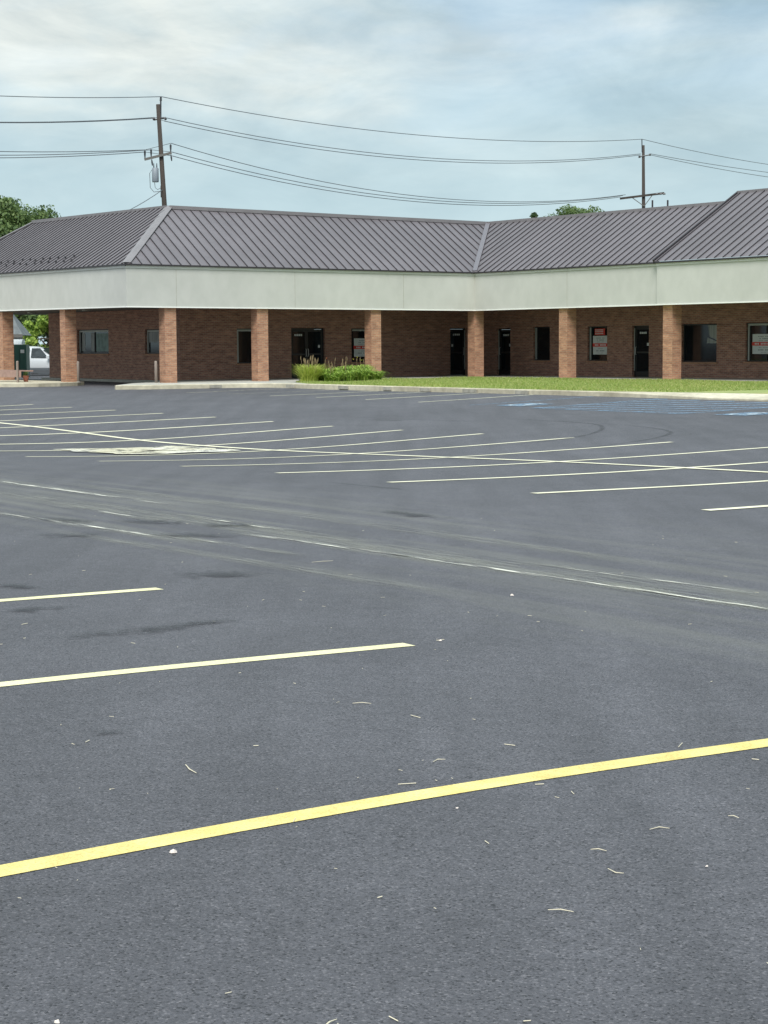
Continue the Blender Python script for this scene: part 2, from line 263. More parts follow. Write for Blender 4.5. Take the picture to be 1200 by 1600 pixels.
mat('post_paint', (.25, .20, .17), .7)
mat('rail_wood', (.36, .23, .19), .8, var=[(4, 4, g1(.85), g1(1.1), .35, .65)])
mat('bin_green', (.012, .075, .055), .45)
mat('bin_white', (.7, .72, .72), .5)
mat('shingle', (.14, .155, .16), .9, var=[(3, 5, g1(.8), g1(1.2), .35, .65)])
mat('siding', (.50, .50, .46), .8)
mat('car_white', (.55, .57, .59), .25, coat=.6)
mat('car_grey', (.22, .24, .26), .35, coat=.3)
mat('car_glass', (.05, .065, .07), .06, spec=.8)
mat('rubber', (.02, .02, .02), .85)
mat('terracotta', (.30, .11, .07), .8)
mat('twig', (.62, .56, .42), .8)
mat('chip', (.70, .62, .56), .8)
mat('bark', (.08, .065, .05), .95, var=[(6, 6, g1(.7), g1(1.3), .35, .65)])
def leafy(cols, rough=.6, sc=1.2):
    def f(m, n, l, b, cur):
        g = n.new('ShaderNodeNewGeometry'); rp = n.new('ShaderNodeValToRGB'); e = rp.color_ramp.elements
        while len(e) < len(cols): e.new(.5)
        for i, (el, c) in enumerate(zip(e, cols)): el.position = i/(len(cols)-1); el.color = (*c, 1)
        l.new(g.outputs['Random Per Island'], rp.inputs[0])
        l.new(rp.outputs[0], b.inputs['Base Color']); b.inputs['Roughness'].default_value = rough
        tr = n.new('ShaderNodeBsdfTranslucent'); l.new(rp.outputs[0], tr.inputs[0]); mx = n.new('ShaderNodeMixShader'); mx.inputs[0].default_value = .3
        o = n['Material Output']; l.new(b.outputs[0], mx.inputs[1]); l.new(tr.outputs[0], mx.inputs[2]); l.new(mx.outputs[0], o.inputs[0])
    return f
mat('leaf_dark', (.05, .09, .03), .6, build=leafy([(.025, .055, .022), (.045, .085, .030), (.075, .120, .040)]))
mat('leaf_mid', (.07, .12, .04), .6, build=leafy([(.055, .10, .03), (.11, .175, .05), (.17, .24, .075)]))
mat('leaf_bush', (.1, .16, .04), .6, build=leafy([(.10, .19, .03), (.26, .40, .05), (.44, .54, .12)]))
mat('leaf_grassclump', (.2, .25, .05), .6, build=leafy([(.20, .28, .04), (.42, .50, .08), (.58, .60, .16)]))
mat('seedhead', (.22, .16, .085), .8)
mat('flower', (.75, .20, .08), .6)
mat('flower_yellow', (.75, .60, .10), .6)
mat('lawn', (.23, .28, .085), .95, var=[(.35, 5, (.85, .95, .85), (1.25, 1.1, 1.2), .35, .65), (3, 6, g1(.8), g1(1.2), .35, .65), (.25, 3, (1, 1, 1), (1.35, 1.12, 1.25), .5, .68)])
mat('lawn_blade', (.16, .22, .05), .7, build=leafy([(.17, .25, .05), (.28, .36, .08), (.42, .42, .17)]))

# ------------------------------------------------------------------ mesh helper
class MB:
    def __init__(s): s.v = []; s.f = []; s.uv = None
    def quad(s, *p):
        i = len(s.v); s.v += [tuple(q) for q in p]; s.f.append(tuple(range(i, i+len(p))))
    def box(s, c, ax, h):
        """centre, three unit axes, three half sizes"""
        c = Vector(c); a = [Vector(x)*k for x, k in zip(ax, h)]; i = len(s.v)
        for sx in (-1, 1):
            for sy in (-1, 1):
                for sz in (-1, 1): s.v.append(tuple(c+a[0]*sx+a[1]*sy+a[2]*sz))
        flip = (Vector(ax[0]).cross(Vector(ax[1]))).dot(Vector(ax[2])) < 0
        for q in ((0, 1, 3, 2), (4, 6, 7, 5), (0, 4, 5, 1), (2, 3, 7, 6), (0, 2, 6, 4), (1, 5, 7, 3)):
            q = q[::-1] if flip else q
            s.f.append(tuple(i+k for k in q))
    def prism(s, poly, z0, z1):
        """closed prism over a plan polygon (world xy), z0/z1 numbers or functions of (x, y)"""
        n = len(poly); i = len(s.v); Z = lambda z, p: z(*p) if callable(z) else z
        area = sum(poly[k][0]*poly[(k+1) % n][1]-poly[(k+1) % n][0]*poly[k][1] for k in range(n))
        if area < 0: poly = poly[::-1]
        s.v += [(p[0], p[1], Z(z0, p)) for p in poly]+[(p[0], p[1], Z(z1, p)) for p in poly]
        s.f.append(tuple(range(i+n-1, i-1, -1))); s.f.append(tuple(range(i+n, i+2*n)))
        for k in range(n): s.f.append((i+k, i+(k+1) % n, i+n+(k+1) % n, i+n+k))
    def tube(s, pts, r, n=8, cap=True):
        pts = [Vector(p) for p in pts]; rs = r if isinstance(r, (list, tuple)) else [r]*len(pts); i0 = len(s.v)
        for k, p in enumerate(pts):
            d = (pts[min(k+1, len(pts)-1)]-pts[max(k-1, 0)]).normalized()
            a = d.cross(Vector((0, 0, 1))) if abs(d.z) < .95 else d.cross(Vector((1, 0, 0))); a.normalize(); b = d.cross(a)
            for q in range(n):
                t = 2*math.pi*q/n; s.v.append(tuple(p+(a*math.cos(t)+b*math.sin(t))*rs[k]))
        for k in range(len(pts)-1):
            for q in range(n):
                s.f.append((i0+k*n+q, i0+(k+1)*n+q, i0+(k+1)*n+(q+1) % n, i0+k*n+(q+1) % n))
        if cap:
            s.f.append(tuple(i0+q for q in range(n))); e = i0+(len(pts)-1)*n; s.f.append(tuple(e+n-1-q for q in range(n)))
    def build(s, name, m, parent=None, smooth=False, extra=()):
        fm = [0]*len(s.f); mats_ = [m]
        for k, (e, em) in enumerate(extra):
            o_ = len(s.v); s.v += e.v; s.f += [tuple(o_+q for q in f) for f in e.f]; fm += [k+1]*len(e.f); mats_.append(em)
        me = bpy.data.meshes.new(name); o = bpy.data.objects.new(name, me); off = Vector((0, 0, 0))
        if parent is not None:
            p = parent
            while p is not None: off += p.location; p = p.parent
            o.parent = parent
        me.from_pydata([(a-off.x, b-off.y, c-off.z) for a, b, c in s.v] if off.length else s.v, [], s.f)
        for q in mats_: me.materials.append(MATS[q])
        if extra: me.polygons.foreach_set('material_index', fm)
        uv = me.uv_layers.new(name='UVMap')
        if s.uv is not None:
            for li, x in enumerate(s.uv): uv.data[li].uv = x
        else:
            for p in me.polygons:
                nn = p.normal
                if abs(nn.z) < .75:
                    h = Vector((0, 0, 1)).cross(nn); h.normalize()
                    for li in p.loop_indices: q = Vector(s.v[me.loops[li].vertex_index]); uv.data[li].uv = (q.dot(h), q.z)
                else:
                    for li in p.loop_indices: q = s.v[me.loops[li].vertex_index]; uv.data[li].uv = (q[0], q[1])
        if smooth:
            for p in me.polygons: p.use_smooth = True
        C.objects.link(o); return o
def tag(o, label=None, cat=None, group=None, kind=None):
    for k, v in (('label', label), ('category', cat), ('group', group), ('kind', kind)):
        if v: o[k] = v
    return o
def thing(name, loc, label, cat, group=None):
    o = bpy.data.objects.new(name, None); o.empty_display_size = .2; C.objects.link(o); o.location = loc; return tag(o, label, cat, group)
def fast_mesh(name, verts, nv, m, parent=None):
    """verts (n*nv,3) numpy: n separate polygons of nv corners"""
    n = len(verts)//nv; me = bpy.data.meshes.new(name); off = np.zeros(3)
    o = bpy.data.objects.new(name, me)
    if parent is not None:
        p = parent
        while p is not None: off += np.array(p.location); p = p.parent
        o.parent = parent
    me.vertices.add(n*nv); me.vertices.foreach_set('co', (verts-off).astype(np.float32).ravel())
    me.loops.add(n*nv); me.loops.foreach_set('vertex_index', np.arange(n*nv, dtype=np.int32))
    me.polygons.add(n); me.polygons.foreach_set('loop_start', np.arange(0, n*nv, nv, dtype=np.int32)); me.polygons.foreach_set('loop_total', np.full(n, nv, dtype=np.int32))
    me.update(calc_edges=True); me.validate(); me.materials.append(MATS[m]); C.objects.link(o); return o

# ================================================================== ground
gv = []; idx = {}
gm = MB(); nx, ny = len(GX), len(GY)
gm.v = [(float(GX[i]), float(GY[j]), float(GZ[i, j])) for i in range(nx) for j in range(ny)]
gm.f = [(i*ny+j, (i+1)*ny+j, (i+1)*ny+j+1, i*ny+j+1) for i in range(nx-1) for j in range(ny-1)]
lot = gm.build('parking_lot', 'asphalt', smooth=True); tag(lot, 'dark grey asphalt car park with yellow bay lines', kind='structure')

def strip(p0, p1, width, step=.5, lift=.006, square=None, bow=0.0, uv=False):
    """a painted line between two (u, v) points draped on the lot"""
    a = np.array(p0, float); b = np.array(p1, float); L = np.linalg.norm(b-a); d = (b-a)/L; n = np.array([-d[1], d[0]])
    k = max(2, int(L/step)+1); m = MB(); m.uv = []
    for i in range(k+1):
        t = i/k; c = a+(b-a)*t + n*bow*4*t*(1-t)
        for s in (-1, 0, 1):
            x, y, _ = W(*(c+n*s*width/2)); m.v.append((x, y, lot_z(x, y)+lift))
    for i in range(k):
        for s in (0, 1):
            m.f.append((i*3+s, (i+1)*3+s, (i+1)*3+s+1, i*3+s+1))
            m.uv += [(i/k, s/2), ((i+1)/k, s/2), ((i+1)/k, s/2+.5), (i/k, s/2+.5)]
    # make faces look up
    v = [Vector(m.v[q]) for q in m.f[0]]
    if (v[1]-v[0]).cross(v[2]-v[1]).z < 0:
        m.f = [f[::-1] for f in m.f]; m.uv = [x for q in range(0, len(m.uv), 4) for x in m.uv[q:q+4][::-1]]
    return m
SP, U0, V0, HL = 2.743, 17.93, -54.67, 4.87
for k in range(-3, 20):
    j = rng.uniform(-.05, .05, 2)
    strip((U0-HL+j[0], V0+k*SP), (U0+HL+j[1], V0+k*SP), .14).build('parking_line', 'paint_cream', lot)
strip((U0, V0-4*SP), (U0, V0+19.6*SP), .145, lift=.009).build('centre_line', 'paint_cream', lot)
for k in range(0, 6):
    strip((-1.0, -5.06-k*SP), (5.46, -5.06-k*SP), .112, .12, lift=.0025).build('parking_line', 'paint_yellow' if k == 0 else 'paint_pale', lot)
for i, v in enumerate((-57.1, -54.3, -51.5, -48.75, -46.05, -43.36)):
    strip((30.7, v), (34.85, v), .10).build('parking_line', 'paint_cream' if i > 1 else 'paint_faded', lot)
for v in (-40.63, -37.89, -32.44):
    strip((30.45, v), (34.8, v), .12).build('accessible_bay_line', 'paint_blue', lot)
hm = MB()
hatch = [strip((30.4, -37.95), (30.4, -32.38), .12, lift=.010)]
for i in range(-3, 5):
    s = -37.9+i*1.25
    a0 = max(0, (-37.9-s)); b0 = min(4.2, (-32.45-s))
    if b0-a0 > .3: hatch.append(strip((30.5+a0, s+a0), (30.5+b0, s+b0), .26, lift=.008))
for h in hatch:
    o = len(hm.v); hm.v += h.v; hm.f += [tuple(o+q for q in f) for f in h.f]
hm.build('access_aisle_hatching', 'paint_blue', lot)
def wheelchair(u, v):
    b = strip((u-.6, v), (u+.6, v), 1.0, .3, .010); b.build('accessible_symbol', 'paint_blue', lot)
    m = MB()
    def st(p, q, w):
        s = strip((u+p[1], v+p[0]), (u+q[1], v+q[0]), w, .2, .016); o = len(m.v); m.v += s.v; m.f += [tuple(o+i for i in f) for f in s.f]
    ring = [(.05+.30*math.cos(t), -.18+.30*math.sin(t)) for t in np.linspace(R(160), R(400), 9)]
    for a, c in zip(ring, ring[1:]): st(a, c, .08)
    st((0, .42), (0, -.02), .10); st((0, .18), (.25, .18), .08); st((0, -.02), (.28, -.02), .08); st((.28, -.02), (.40, -.38), .08); st((-.07, .52), (.07, .52), .14)
    m.build('wheelchair_mark', 'paint_white', lot)
wheelchair(31.3, -39.3); wheelchair(31.1, -30.9)

# concrete apron round the drain
pm = MB(); poly = [(15.0, -33.0), (15.9, -33.05), (17.35, -32.95), (17.45, -31.6), (17.4, -30.5), (16.3, -30.2), (15.2, -30.25), (14.85, -31.2)]
n0 = 9
for i in range(n0):
    for j in range(n0):
        u = 14.95+(17.45-14.95)*i/(n0-1); v = -33.0+2.75*j/(n0-1)
        if i in (0, n0-1) or j in (0, n0-1): u += rng.uniform(-.16, .16); v += rng.uniform(-.16, .16)
        x, y, _ = W(u, v); pm.v.append((x, y, lot_z(x, y)+.020))
pm.f = [(i*n0+j, i*n0+j+1, (i+1)*n0+j+1, (i+1)*n0+j) for i in range(n0-1) for j in range(n0-1)]
pch = pm.build('concrete_patch', 'concrete_patch', lot)

ud = Vector((*UU, 0)); vd = Vector((*VV, 0)); zd = Vector((0, 0, 1))
# chalky scrapes, dust trails and damp stains across the drive aisle
CHK = (((8.95, -23.5), (8.86, -16.7), .13), ((7.9, -17.0), (7.87, -15.6), .09), ((6.95, -16.9), (7.15, -13.4), .09), ((7.85, -13.6), (7.97, -11.3), .09), ((7.95, -11.6), (8.10, -7.9), .085), ((8.03, -9.3), (8.12, -7.7), .07), ((8.45, -10.3), (8.6, -8.6), .06), ((8.35, -15.4), (8.3, -13.6), .07), ((7.25, -13.3), (7.3, -12.4), .05))
for (a, b, w_) in CHK:
    strip(a, b, w_, .25, .0075, uv=True).build('chalk_streak', 'chalk', lot)
    strip((a[0]+.02, a[1]-.8), (b[0]+.02, b[1]+.8), w_*4.5, .25, .0055, uv=True).build('dust_trail', 'dust', lot)
for (a, b, w_) in (((8.1, -22), (8.3, -6.5), .8), ((9.5, -22), (9.2, -9.0), .5), ((6.6, -15), (6.9, -9), .35)):
    strip(a, b, w_, .3, .0045, uv=True).build('dust_trail', 'dust', lot)
for (a, b), w_ in zip((((6.27, -14.37), (6.87, -14.11)), ((7.07, -16.04), (7.34, -15.26)), ((7.53, -15.52), (7.95, -14.71)), ((7.95, -14.71), (8.36, -14.07)), ((7.09, -14.07), (7.72, -13.31)), ((5.78, -11.16), (6.51, -10.88)), ((4.32, -8.88), (4.95, -9.02)), ((4.85, -9.00), (5.17, -9.06)), ((4.04, -8.95), (4.51, -8.89)), ((3.10, -6.60), (3.27, -6.53)), ((4.71, -11.31), (4.80, -10.93)), ((10.28, -15.2), (10.25, -13.9)), ((4.1, -10.1), (4.63, -10.00))),
        (.55, .5, .5, .45, .5, .5, .3, .2, .2, .12, .25, .35, .25)):
    strip(a, b, w_, .12, .010, uv=True).build('damp_stain', 'damp_stain', lot)
for (a, b, w_) in (((25.0, -38.5), (25.6, -33.0), .14), ((24.6, -36.9), (24.9, -35.6), .35), ((12.4, -19.5), (12.3, -17.5), .12)):
    strip(a, b, w_, .25, .005, uv=True).build('tyre_mark', 'rubber_mark', lot)
def curve_strip(pts, w_, m, name):
    mb = MB(); mb.uv = []; P = [np.array(p, float) for p in pts]
    Q = []
    for i in range(len(P)-1):
        p0, p1, p2, p3 = P[max(i-1, 0)], P[i], P[i+1], P[min(i+2, len(P)-1)]
        for t in np.linspace(0, 1, 8, endpoint=False):
            Q.append(.5*((2*p1)+(-p0+p2)*t+(2*p0-5*p1+4*p2-p3)*t*t+(-p0+3*p1-3*p2+p3)*t**3))
    Q.append(P[-1]); n = len(Q)
    for i, q in enumerate(Q):
        d = Q[min(i+1, n-1)]-Q[max(i-1, 0)]; d /= np.linalg.norm(d); s = np.array([-d[1], d[0]])
        for e in (1, -1):
            x, y, _ = W(*(q+s*e*w_/2)); mb.v.append((x, y, lot_z(x, y)+.007))
    for i in range(n-1):
        mb.f.append((2*i, 2*i+1, 2*i+3, 2*i+2)); mb.uv += [(i/(n-1), 0), (i/(n-1), 1), ((i+1)/(n-1), 1), ((i+1)/(n-1), 0)]
    v = [Vector(mb.v[q]) for q in mb.f[0]]
    if (v[1]-v[0]).cross(v[2]-v[1]).z < 0:
        mb.f = [f[::-1] for f in mb.f]; mb.uv = [x for q in range(0, len(mb.uv), 4) for x in mb.uv[q:q+4][::-1]]
    mb.build(name, m, lot)
curve_strip([(26.9, -36.5), (26.6, -32.8), (26.2, -30.6), (25.0, -28.9), (23.3, -27.5), (21.4, -26.8), (20.0, -26.6)], .16, 'rubber_mark', 'tyre_mark')
curve_strip([(26.6, -31.5), (26.0, -28.9), (25.0, -26.9), (23.2, -25.5), (21.2, -24.8), (19.5, -24.6)], .16, 'rubber_mark', 'tyre_mark')


# ================================================================== kerbs, walks, lawn
XY = lambda p: W(*p)[:2]
KERB = [(29.35, -59.75), (30.6, -59.42), (32.1, -59.22), (34.0, -59.0), (34.75, -58.5), (35.05, -57.7), (35.1, -56.5), (35.0, -50), (34.95, -42), (35.0, -40.5), (35.05, -36), (35.1, -20)]
KW = [.16]*9+[.22, 1.0, 1.4]; KH = [.15]*9+[.15, .06, .04]
def offset(path, ds):
    o = []
    for i, p in enumerate(path):
        a = np.array(path[max(i-1, 0)]); b = np.array(path[min(i+1, len(path)-1)]); d = (b-a)/np.linalg.norm(b-a); o.append(tuple(np.array(p)+np.array([d[1], -d[0]])*ds[i]))
    return o
ins = offset(KERB, KW)
km = MB()
for i in range(len(KERB)-1):
    o0, o1, i0, i1 = KERB[i], KERB[i+1], ins[i], ins[i+1]
    h0, h1 = .02+KH[i], .02+KH[i+1]; g = -.25
    b = lambda p, h, f=0: (*XY(p), h)
    km.quad(b(o1, g), b(o0, g), b(o0, h0-.02), b(o1, h1-.02))            # face, with a small chamfer above
    c0 = tuple(np.array(o0)+(np.array(i0)-np.array(o0))*.02/KW[i]); c1 = tuple(np.array(o1)+(np.array(i1)-np.array(o1))*.02/KW[i+1])
    km.quad(b(o1, h1-.02), b(o0, h0-.02), b(c0, h0), b(c1, h1)); km.quad(b(c1, h1), b(c0, h0), b(i0, .172 if KH[i] < .1 else h0), b(i1, .172 if KH[i+1] < .1 else h1))
km.quad(b(KERB[0], g), b(ins[0], g), b(ins[0], .17), b(KERB[0], .17))
kerb = km.build('kerb', 'kerb_concrete'); tag(kerb, kind='structure')
km2 = MB()
for u0_, v0_, L_ in ((34.93, -57.2, .5), (35.04, -53.9, .6), (35.0, -51.2, .45), (34.97, -49.0, .55), (34.95, -46.6, .7), (34.93, -44.0, .6), (33.0, -59.13, .5)):
    d_ = vd if v0_ > -58 else ud; n_ = ud if v0_ > -58 else vd
    x, y, _ = W(u0_, v0_); km2.box((x, y, .085), (d_, n_, zd), (L_/2, .03 if v0_ > -58 else .04, .055))
km2.build('kerb_patch', 'kerb_dark', kerb)
swp = [XY(p) for p in ins[:7]] + [XY(p) for p in ((36.4, -59.3), (38.0, -61.45), (46.70, -61.5), (48.60, -20), (52.9, -20), (50.5, -67.0), (35.6, -67.0), (34.9, -66.2), (33.0, -64.1), (31.6, -62.9), (30.4, -61.3))]
sw = MB(); sw.prism(swp, -.2, .168); tag(sw.build('pavement', 'concrete'), kind='structure')
isl = MB(); isl.prism([XY(p) for p in ((31.85, -67.6), (31.2, -66.8), (30.2, -66.2), (29.2, -65.95), (28.3, -66.4), (27.6, -67.4), (26.8, -70), (26.2, -76), (26.2, -90), (31.9, -90), (31.90, -70))], -.2, .16)
tag(isl.build('traffic_island', 'kerb_concrete'), kind='structure')
st2 = MB(); st2.prism([XY(p) for p in ((35.25, -67.1), (35.7, -67.1), (35.7, -79.3), (35.25, -79.3))], -.2, .15); tag(st2.build('drive_kerb', 'concrete'), kind='structure')
LAWN = [ins[6], (35.17, -50), (35.12, -42), (35.25, -40.5), (36.1, -36), (36.5, -20), (48.4, -20), (46.68, -61.45), (38.05, -61.42), (36.45, -59.3)]
lm = MB(); lm.prism([XY(p) for p in LAWN], -.2, .176); tag(lm.build('lawn', 'lawn'), kind='structure')
def inside(pt, poly):
    x, y = pt; c = np.zeros(x.shape, bool); j = len(poly)-1
    for i in range(len(poly)):
        xi, yi = poly[i]; xj, yj = poly[j]
        c ^= ((yi > y) != (yj > y)) & (x < (xj-xi)*(y-yi)/(yj-yi+1e-12)+xi); j = i
    return c
nb = 90000; uu_ = rng.uniform(35, 48.5, nb); vv_ = rng.uniform(-61.5, -38, nb); ok = inside((uu_, vv_), LAWN); uu_, vv_ = uu_[ok], vv_[ok]; nb = len(uu_)
bx = UU[0]*uu_+VV[0]*vv_; by = UU[1]*uu_+VV[1]*vv_; th = rng.uniform(0, 6.283, nb); hh = rng.uniform(.02, .065, nb)*(1+.5*np.sin(uu_*1.7)*np.sin(vv_*.9)); ww = rng.uniform(.008, .02, nb)
ln = rng.uniform(-.03, .03, (nb, 2))
tri = np.zeros((nb, 3, 3)); tri[:, 0] = np.stack([bx-ww*np.cos(th), by-ww*np.sin(th), np.full(nb, .174)], 1); tri[:, 1] = np.stack([bx+ww*np.cos(th), by+ww*np.sin(th), np.full(nb, .174)], 1); tri[:, 2] = np.stack([bx+ln[:, 0], by+ln[:, 1], .174+hh], 1)
tag(fast_mesh('grass', tri.reshape(-1, 3), 3, 'lawn_blade'), 'short mown grass of the strip between kerb and shops', 'grass', kind='stuff')
# far verge behind the shops
vm = MB(); vm.prism([(-60, 104), (60, 150), (60, 260), (-60, 260)], -.3, .06); tag(vm.build('verge', 'lawn'), kind='structure')

# ================================================================== the shops
class Fr:
    def __init__(s, o, d, n): s.o = np.array(o, float); s.d = np.array(d, float)/np.linalg.norm(d); s.n = np.array(n, float)/np.linalg.norm(n); s.D = Vector((*(UU*s.d[0]+VV*s.d[1]), 0)); s.Nn = Vector((*(UU*s.n[0]+VV*s.n[1]), 0))
    def p(s, a, b, z=0): q = s.o+s.d*a+s.n*b; return W(q[0], q[1], z)
    def box(s, m, a0, a1, b0, b1, z0, z1): m.box(s.p((a0+a1)/2, (b0+b1)/2, (z0+z1)/2), (s.D, s.Nn, zd), (abs(a1-a0)/2, abs(b1-b0)/2, (z1-z0)/2))
A_, B_ = (31.08, -62.25), (46.95, -62.25)
F1 = Fr(A_, (0, -1), (1, 0)); F2 = Fr(A_, (1, 0), (0, -1)); F3 = Fr(B_, (.045, 1), (1, -.045))
b1_, b2_, b3_ = 4.6, 4.55, 3.7
bld = thing('shop_building', W(44, -68, 0), 'long brick strip mall with dark standing seam mansard roof and pale fascia', 'building')

def wall(fr, b, a0, a1, z0, z1, openings, th=.3):
    m = MB(); x = a0
    for (o0, o1, p0, p1) in sorted(openings):
        fr.box(m, x, o0, b, b+th, z0, z1)
        if p0 > z0+.02: fr.box(m, o0, o1, b, b+th, z0, p0)
        fr.box(m, o0, o1, b, b+th, p1, z1); x = o1
    fr.box(m, x, a1, b, b+th, z0, z1); return m
win = dict(W1=(F1, b1_, 10.99, 14.09, 1.22, 2.27), W2=(F1, b1_, 4.75, 7.6, 1.22, 2.22), W3=(F2, b2_, 7.21, 8.4, .80, 2.22), W4=(F2, b2_, 12.77, 13.95, .80, 2.22),
           W5=(F3, b3_, -.58, .48, .82, 2.24), W6=(F3, b3_, 2.80, 3.96, .81, 2.22), W7=(F3, b3_, 8.15, 9.98, .78, 2.25), W8=(F3, b3_, 11.45, 13.3, .80, 2.26))
dor = dict(D1=(F2, b2_, 9.79, 11.45, .17, 2.24), D2=(F2, b2_, 17.95, 18.85, .17, 2.24), D3=(F3, b3_, -2.99, -2.07, .17, 2.20), D4=(F3, b3_, 5.41, 6.35, .17, 2.22))
allo = {**win, **dor}
for fr, b, a0, a1 in ((F1, b1_, 4.56, 17.1), (F2, b2_, 4.61, 19.40), (F3, b3_, -4.38, 45)):
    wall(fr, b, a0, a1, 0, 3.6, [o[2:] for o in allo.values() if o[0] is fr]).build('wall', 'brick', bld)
# plain rear and end walls
m = MB(); F1.box(m, 16.8, 17.1, b1_+.31, b1_+14, 0, 3.6); F3.box(m, -18, 45, b3_+14, b3_+14.3, 0, 3.6); m.build('rear_wall', 'brick', bld)

def window(key, mull=(), frame='frame_dark', edge=None, transom=None, sill=True, pane='glass', light_sides=''):
    fr, b, a0, a1, z0, z1 = allo[key]; f = .05; bb = b+.10
    m = MB(); fr.box(m, a0, a1, bb, bb+.06, z0, z0+f); fr.box(m, a0, a1, bb, bb+.06, z1-f, z1); fr.box(m, a0, a0+f, bb, bb+.06, z0+f, z1-f); fr.box(m, a1-f, a1, bb, bb+.06, z0+f, z1-f)
    for q in mull: fr.box(m, q-.025, q+.025, bb-.004, bb+.06, z0+f, z1-f)
    L = MB()
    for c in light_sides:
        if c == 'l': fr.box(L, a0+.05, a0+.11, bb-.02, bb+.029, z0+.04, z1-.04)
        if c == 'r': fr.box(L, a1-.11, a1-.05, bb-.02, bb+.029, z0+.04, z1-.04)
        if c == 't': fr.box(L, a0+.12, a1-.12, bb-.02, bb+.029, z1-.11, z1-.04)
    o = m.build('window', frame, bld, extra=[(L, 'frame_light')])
    g = MB(); fr.box(g, a0+f-.01, a1-f+.01, bb+.03, bb+.045, z0+f-.01, z1-f+.01); g.build('pane', pane, o)
    if sill: s = MB(); fr.box(s, a0-.06, a1+.06, b-.05, b+.098, z0-.07, z0-.002); s.build('sill', 'brick_column', o)
    return o
# F1/F2: a runs away from corner; F3: a runs towards the viewer
w1 = window('W1', mull=(12.55,), light_sides='ltr'); m = MB(); F1.box(m, 11.15, 12.45, b1_+.122, b1_+.128, 1.33, 2.10); m.build('curtain', 'curtain_green', w1)
m = MB(); F1.box(m, 12.65, 12.95, b1_+.122, b1_+.128, 1.33, 2.12); m.build('curtain', 'blind', w1); m = MB(); F1.box(m, 13.55, 13.85, b1_+.122, b1_+.128, 1.33, 2.12); m.build('curtain', 'blind', w1)
w2 = window('W2', mull=(6.2,), light_sides='tr'); m = MB(); F1.box(m, 4.9, 7.45, b1_+.122, b1_+.128, 1.68, 2.10); m.build('blind', 'blind', w2)
window('W3', light_sides='lt'); window('W4', light_sides='t')
window('W5', light_sides='l'); window('W6', light_sides='l'); w7 = window('W7'); window('W8', mull=(12.4,), light_sides='lt')
m = MB()
q = lambda a, z: F3.p(a, b3_+.122, z)
for poly in ([(9.42, 2.19), (9.92, 2.19), (9.92, 1.60), (9.50, 1.75)], [(9.40, 1.72), (9.90, 1.56), (9.90, 1.50), (9.36, 1.50)]): m.quad(*[q(a, z) for a, z in poly]); m.quad(*[F3.p(a, b3_+.128, z) for a, z in poly[::-1]])
m.build('blind', 'blind', w7)

def door(key, leaves=1, handle='l', lightedge=None):
    fr, b, a0, a1, z0, z1 = allo[key]; f = .05; bb = b+.12
    m = MB(); fr.box(m, a0, a1, bb, bb+.1, z1-f, z1); fr.box(m, a0, a0+f, bb, bb+.1, z0, z1-f); fr.box(m, a1-f, a1, bb, bb+.1, z0, z1-f)
    root = m.build('door_frame', 'frame_dark', bld)
    w_ = (a1-a0-2*f)/leaves
    for i in range(leaves):
        p0 = a0+f+i*w_+.004; p1 = p0+w_-.008; s = .07; cb = bb+.02
        m = MB(); fr.box(m, p0, p0+s, cb, cb+.05, z0+.01, z1-f-.005); fr.box(m, p1-s, p1, cb, cb+.05, z0+.01, z1-f-.005); fr.box(m, p0+s, p1-s, cb, cb+.05, z0+.01, z0+.22); fr.box(m, p0+s, p1-s, cb, cb+.05, z1-f-.105, z1-f-.005); fr.box(m, p0+s, p1-s, cb+.003, cb+.047, z0+.95, z0+1.02)
        nm = MB(); c = (p0+p1)/2; st = MB()
        if leaves == 1 or i == 0:
            for k in range(4): fr.box(nm, c-.19+k*.1, c-.12+k*.1, cb+.012, cb+.022, z1-f-.28, z1-f-.20)
        if leaves == 1 or i == 1:
            sa = p1-.2 if handle == 'l' else p0+.12
            fr.box(st, sa, sa+.09, cb+.012, cb+.022, z0+1.25, z0+1.36)
        d = m.build('door', 'frame_dark', bld, extra=[])
        g = MB(); fr.box(g, p0+s-.005, p1-s+.005, cb+.02, cb+.03, z0+.215, z1-f-.10); g.build('pane', 'glass', d, extra=[(nm, 'sign_grey'), (st, 'sign_white')])
        h = MB(); hs = handle if leaves == 1 else ('r' if i == 0 else 'l'); ha = p0+.05 if hs == 'l' else p1-.05
        h.tube([fr.p(ha, cb-.005, z0+.9), fr.p(ha, cb-.06, z0+.9), fr.p(ha, cb-.06, z0+1.2), fr.p(ha, cb-.005, z0+1.2)], .014, 6); h.build('handle', 'steel', d)
    if lightedge:
        m = MB(); e = a0+.01 if lightedge == 'l' else a1-.05
        fr.box(m, e, e+.035, bb-.02, bb-.002, z0+.25, z1-.1); m.build('weather_strip', 'frame_light', root)
door('D1', 2); door('D2', 1, 'r', 'r'); door('D3', 1, 'l', 'l'); door('D4', 1, 'l', 'l')

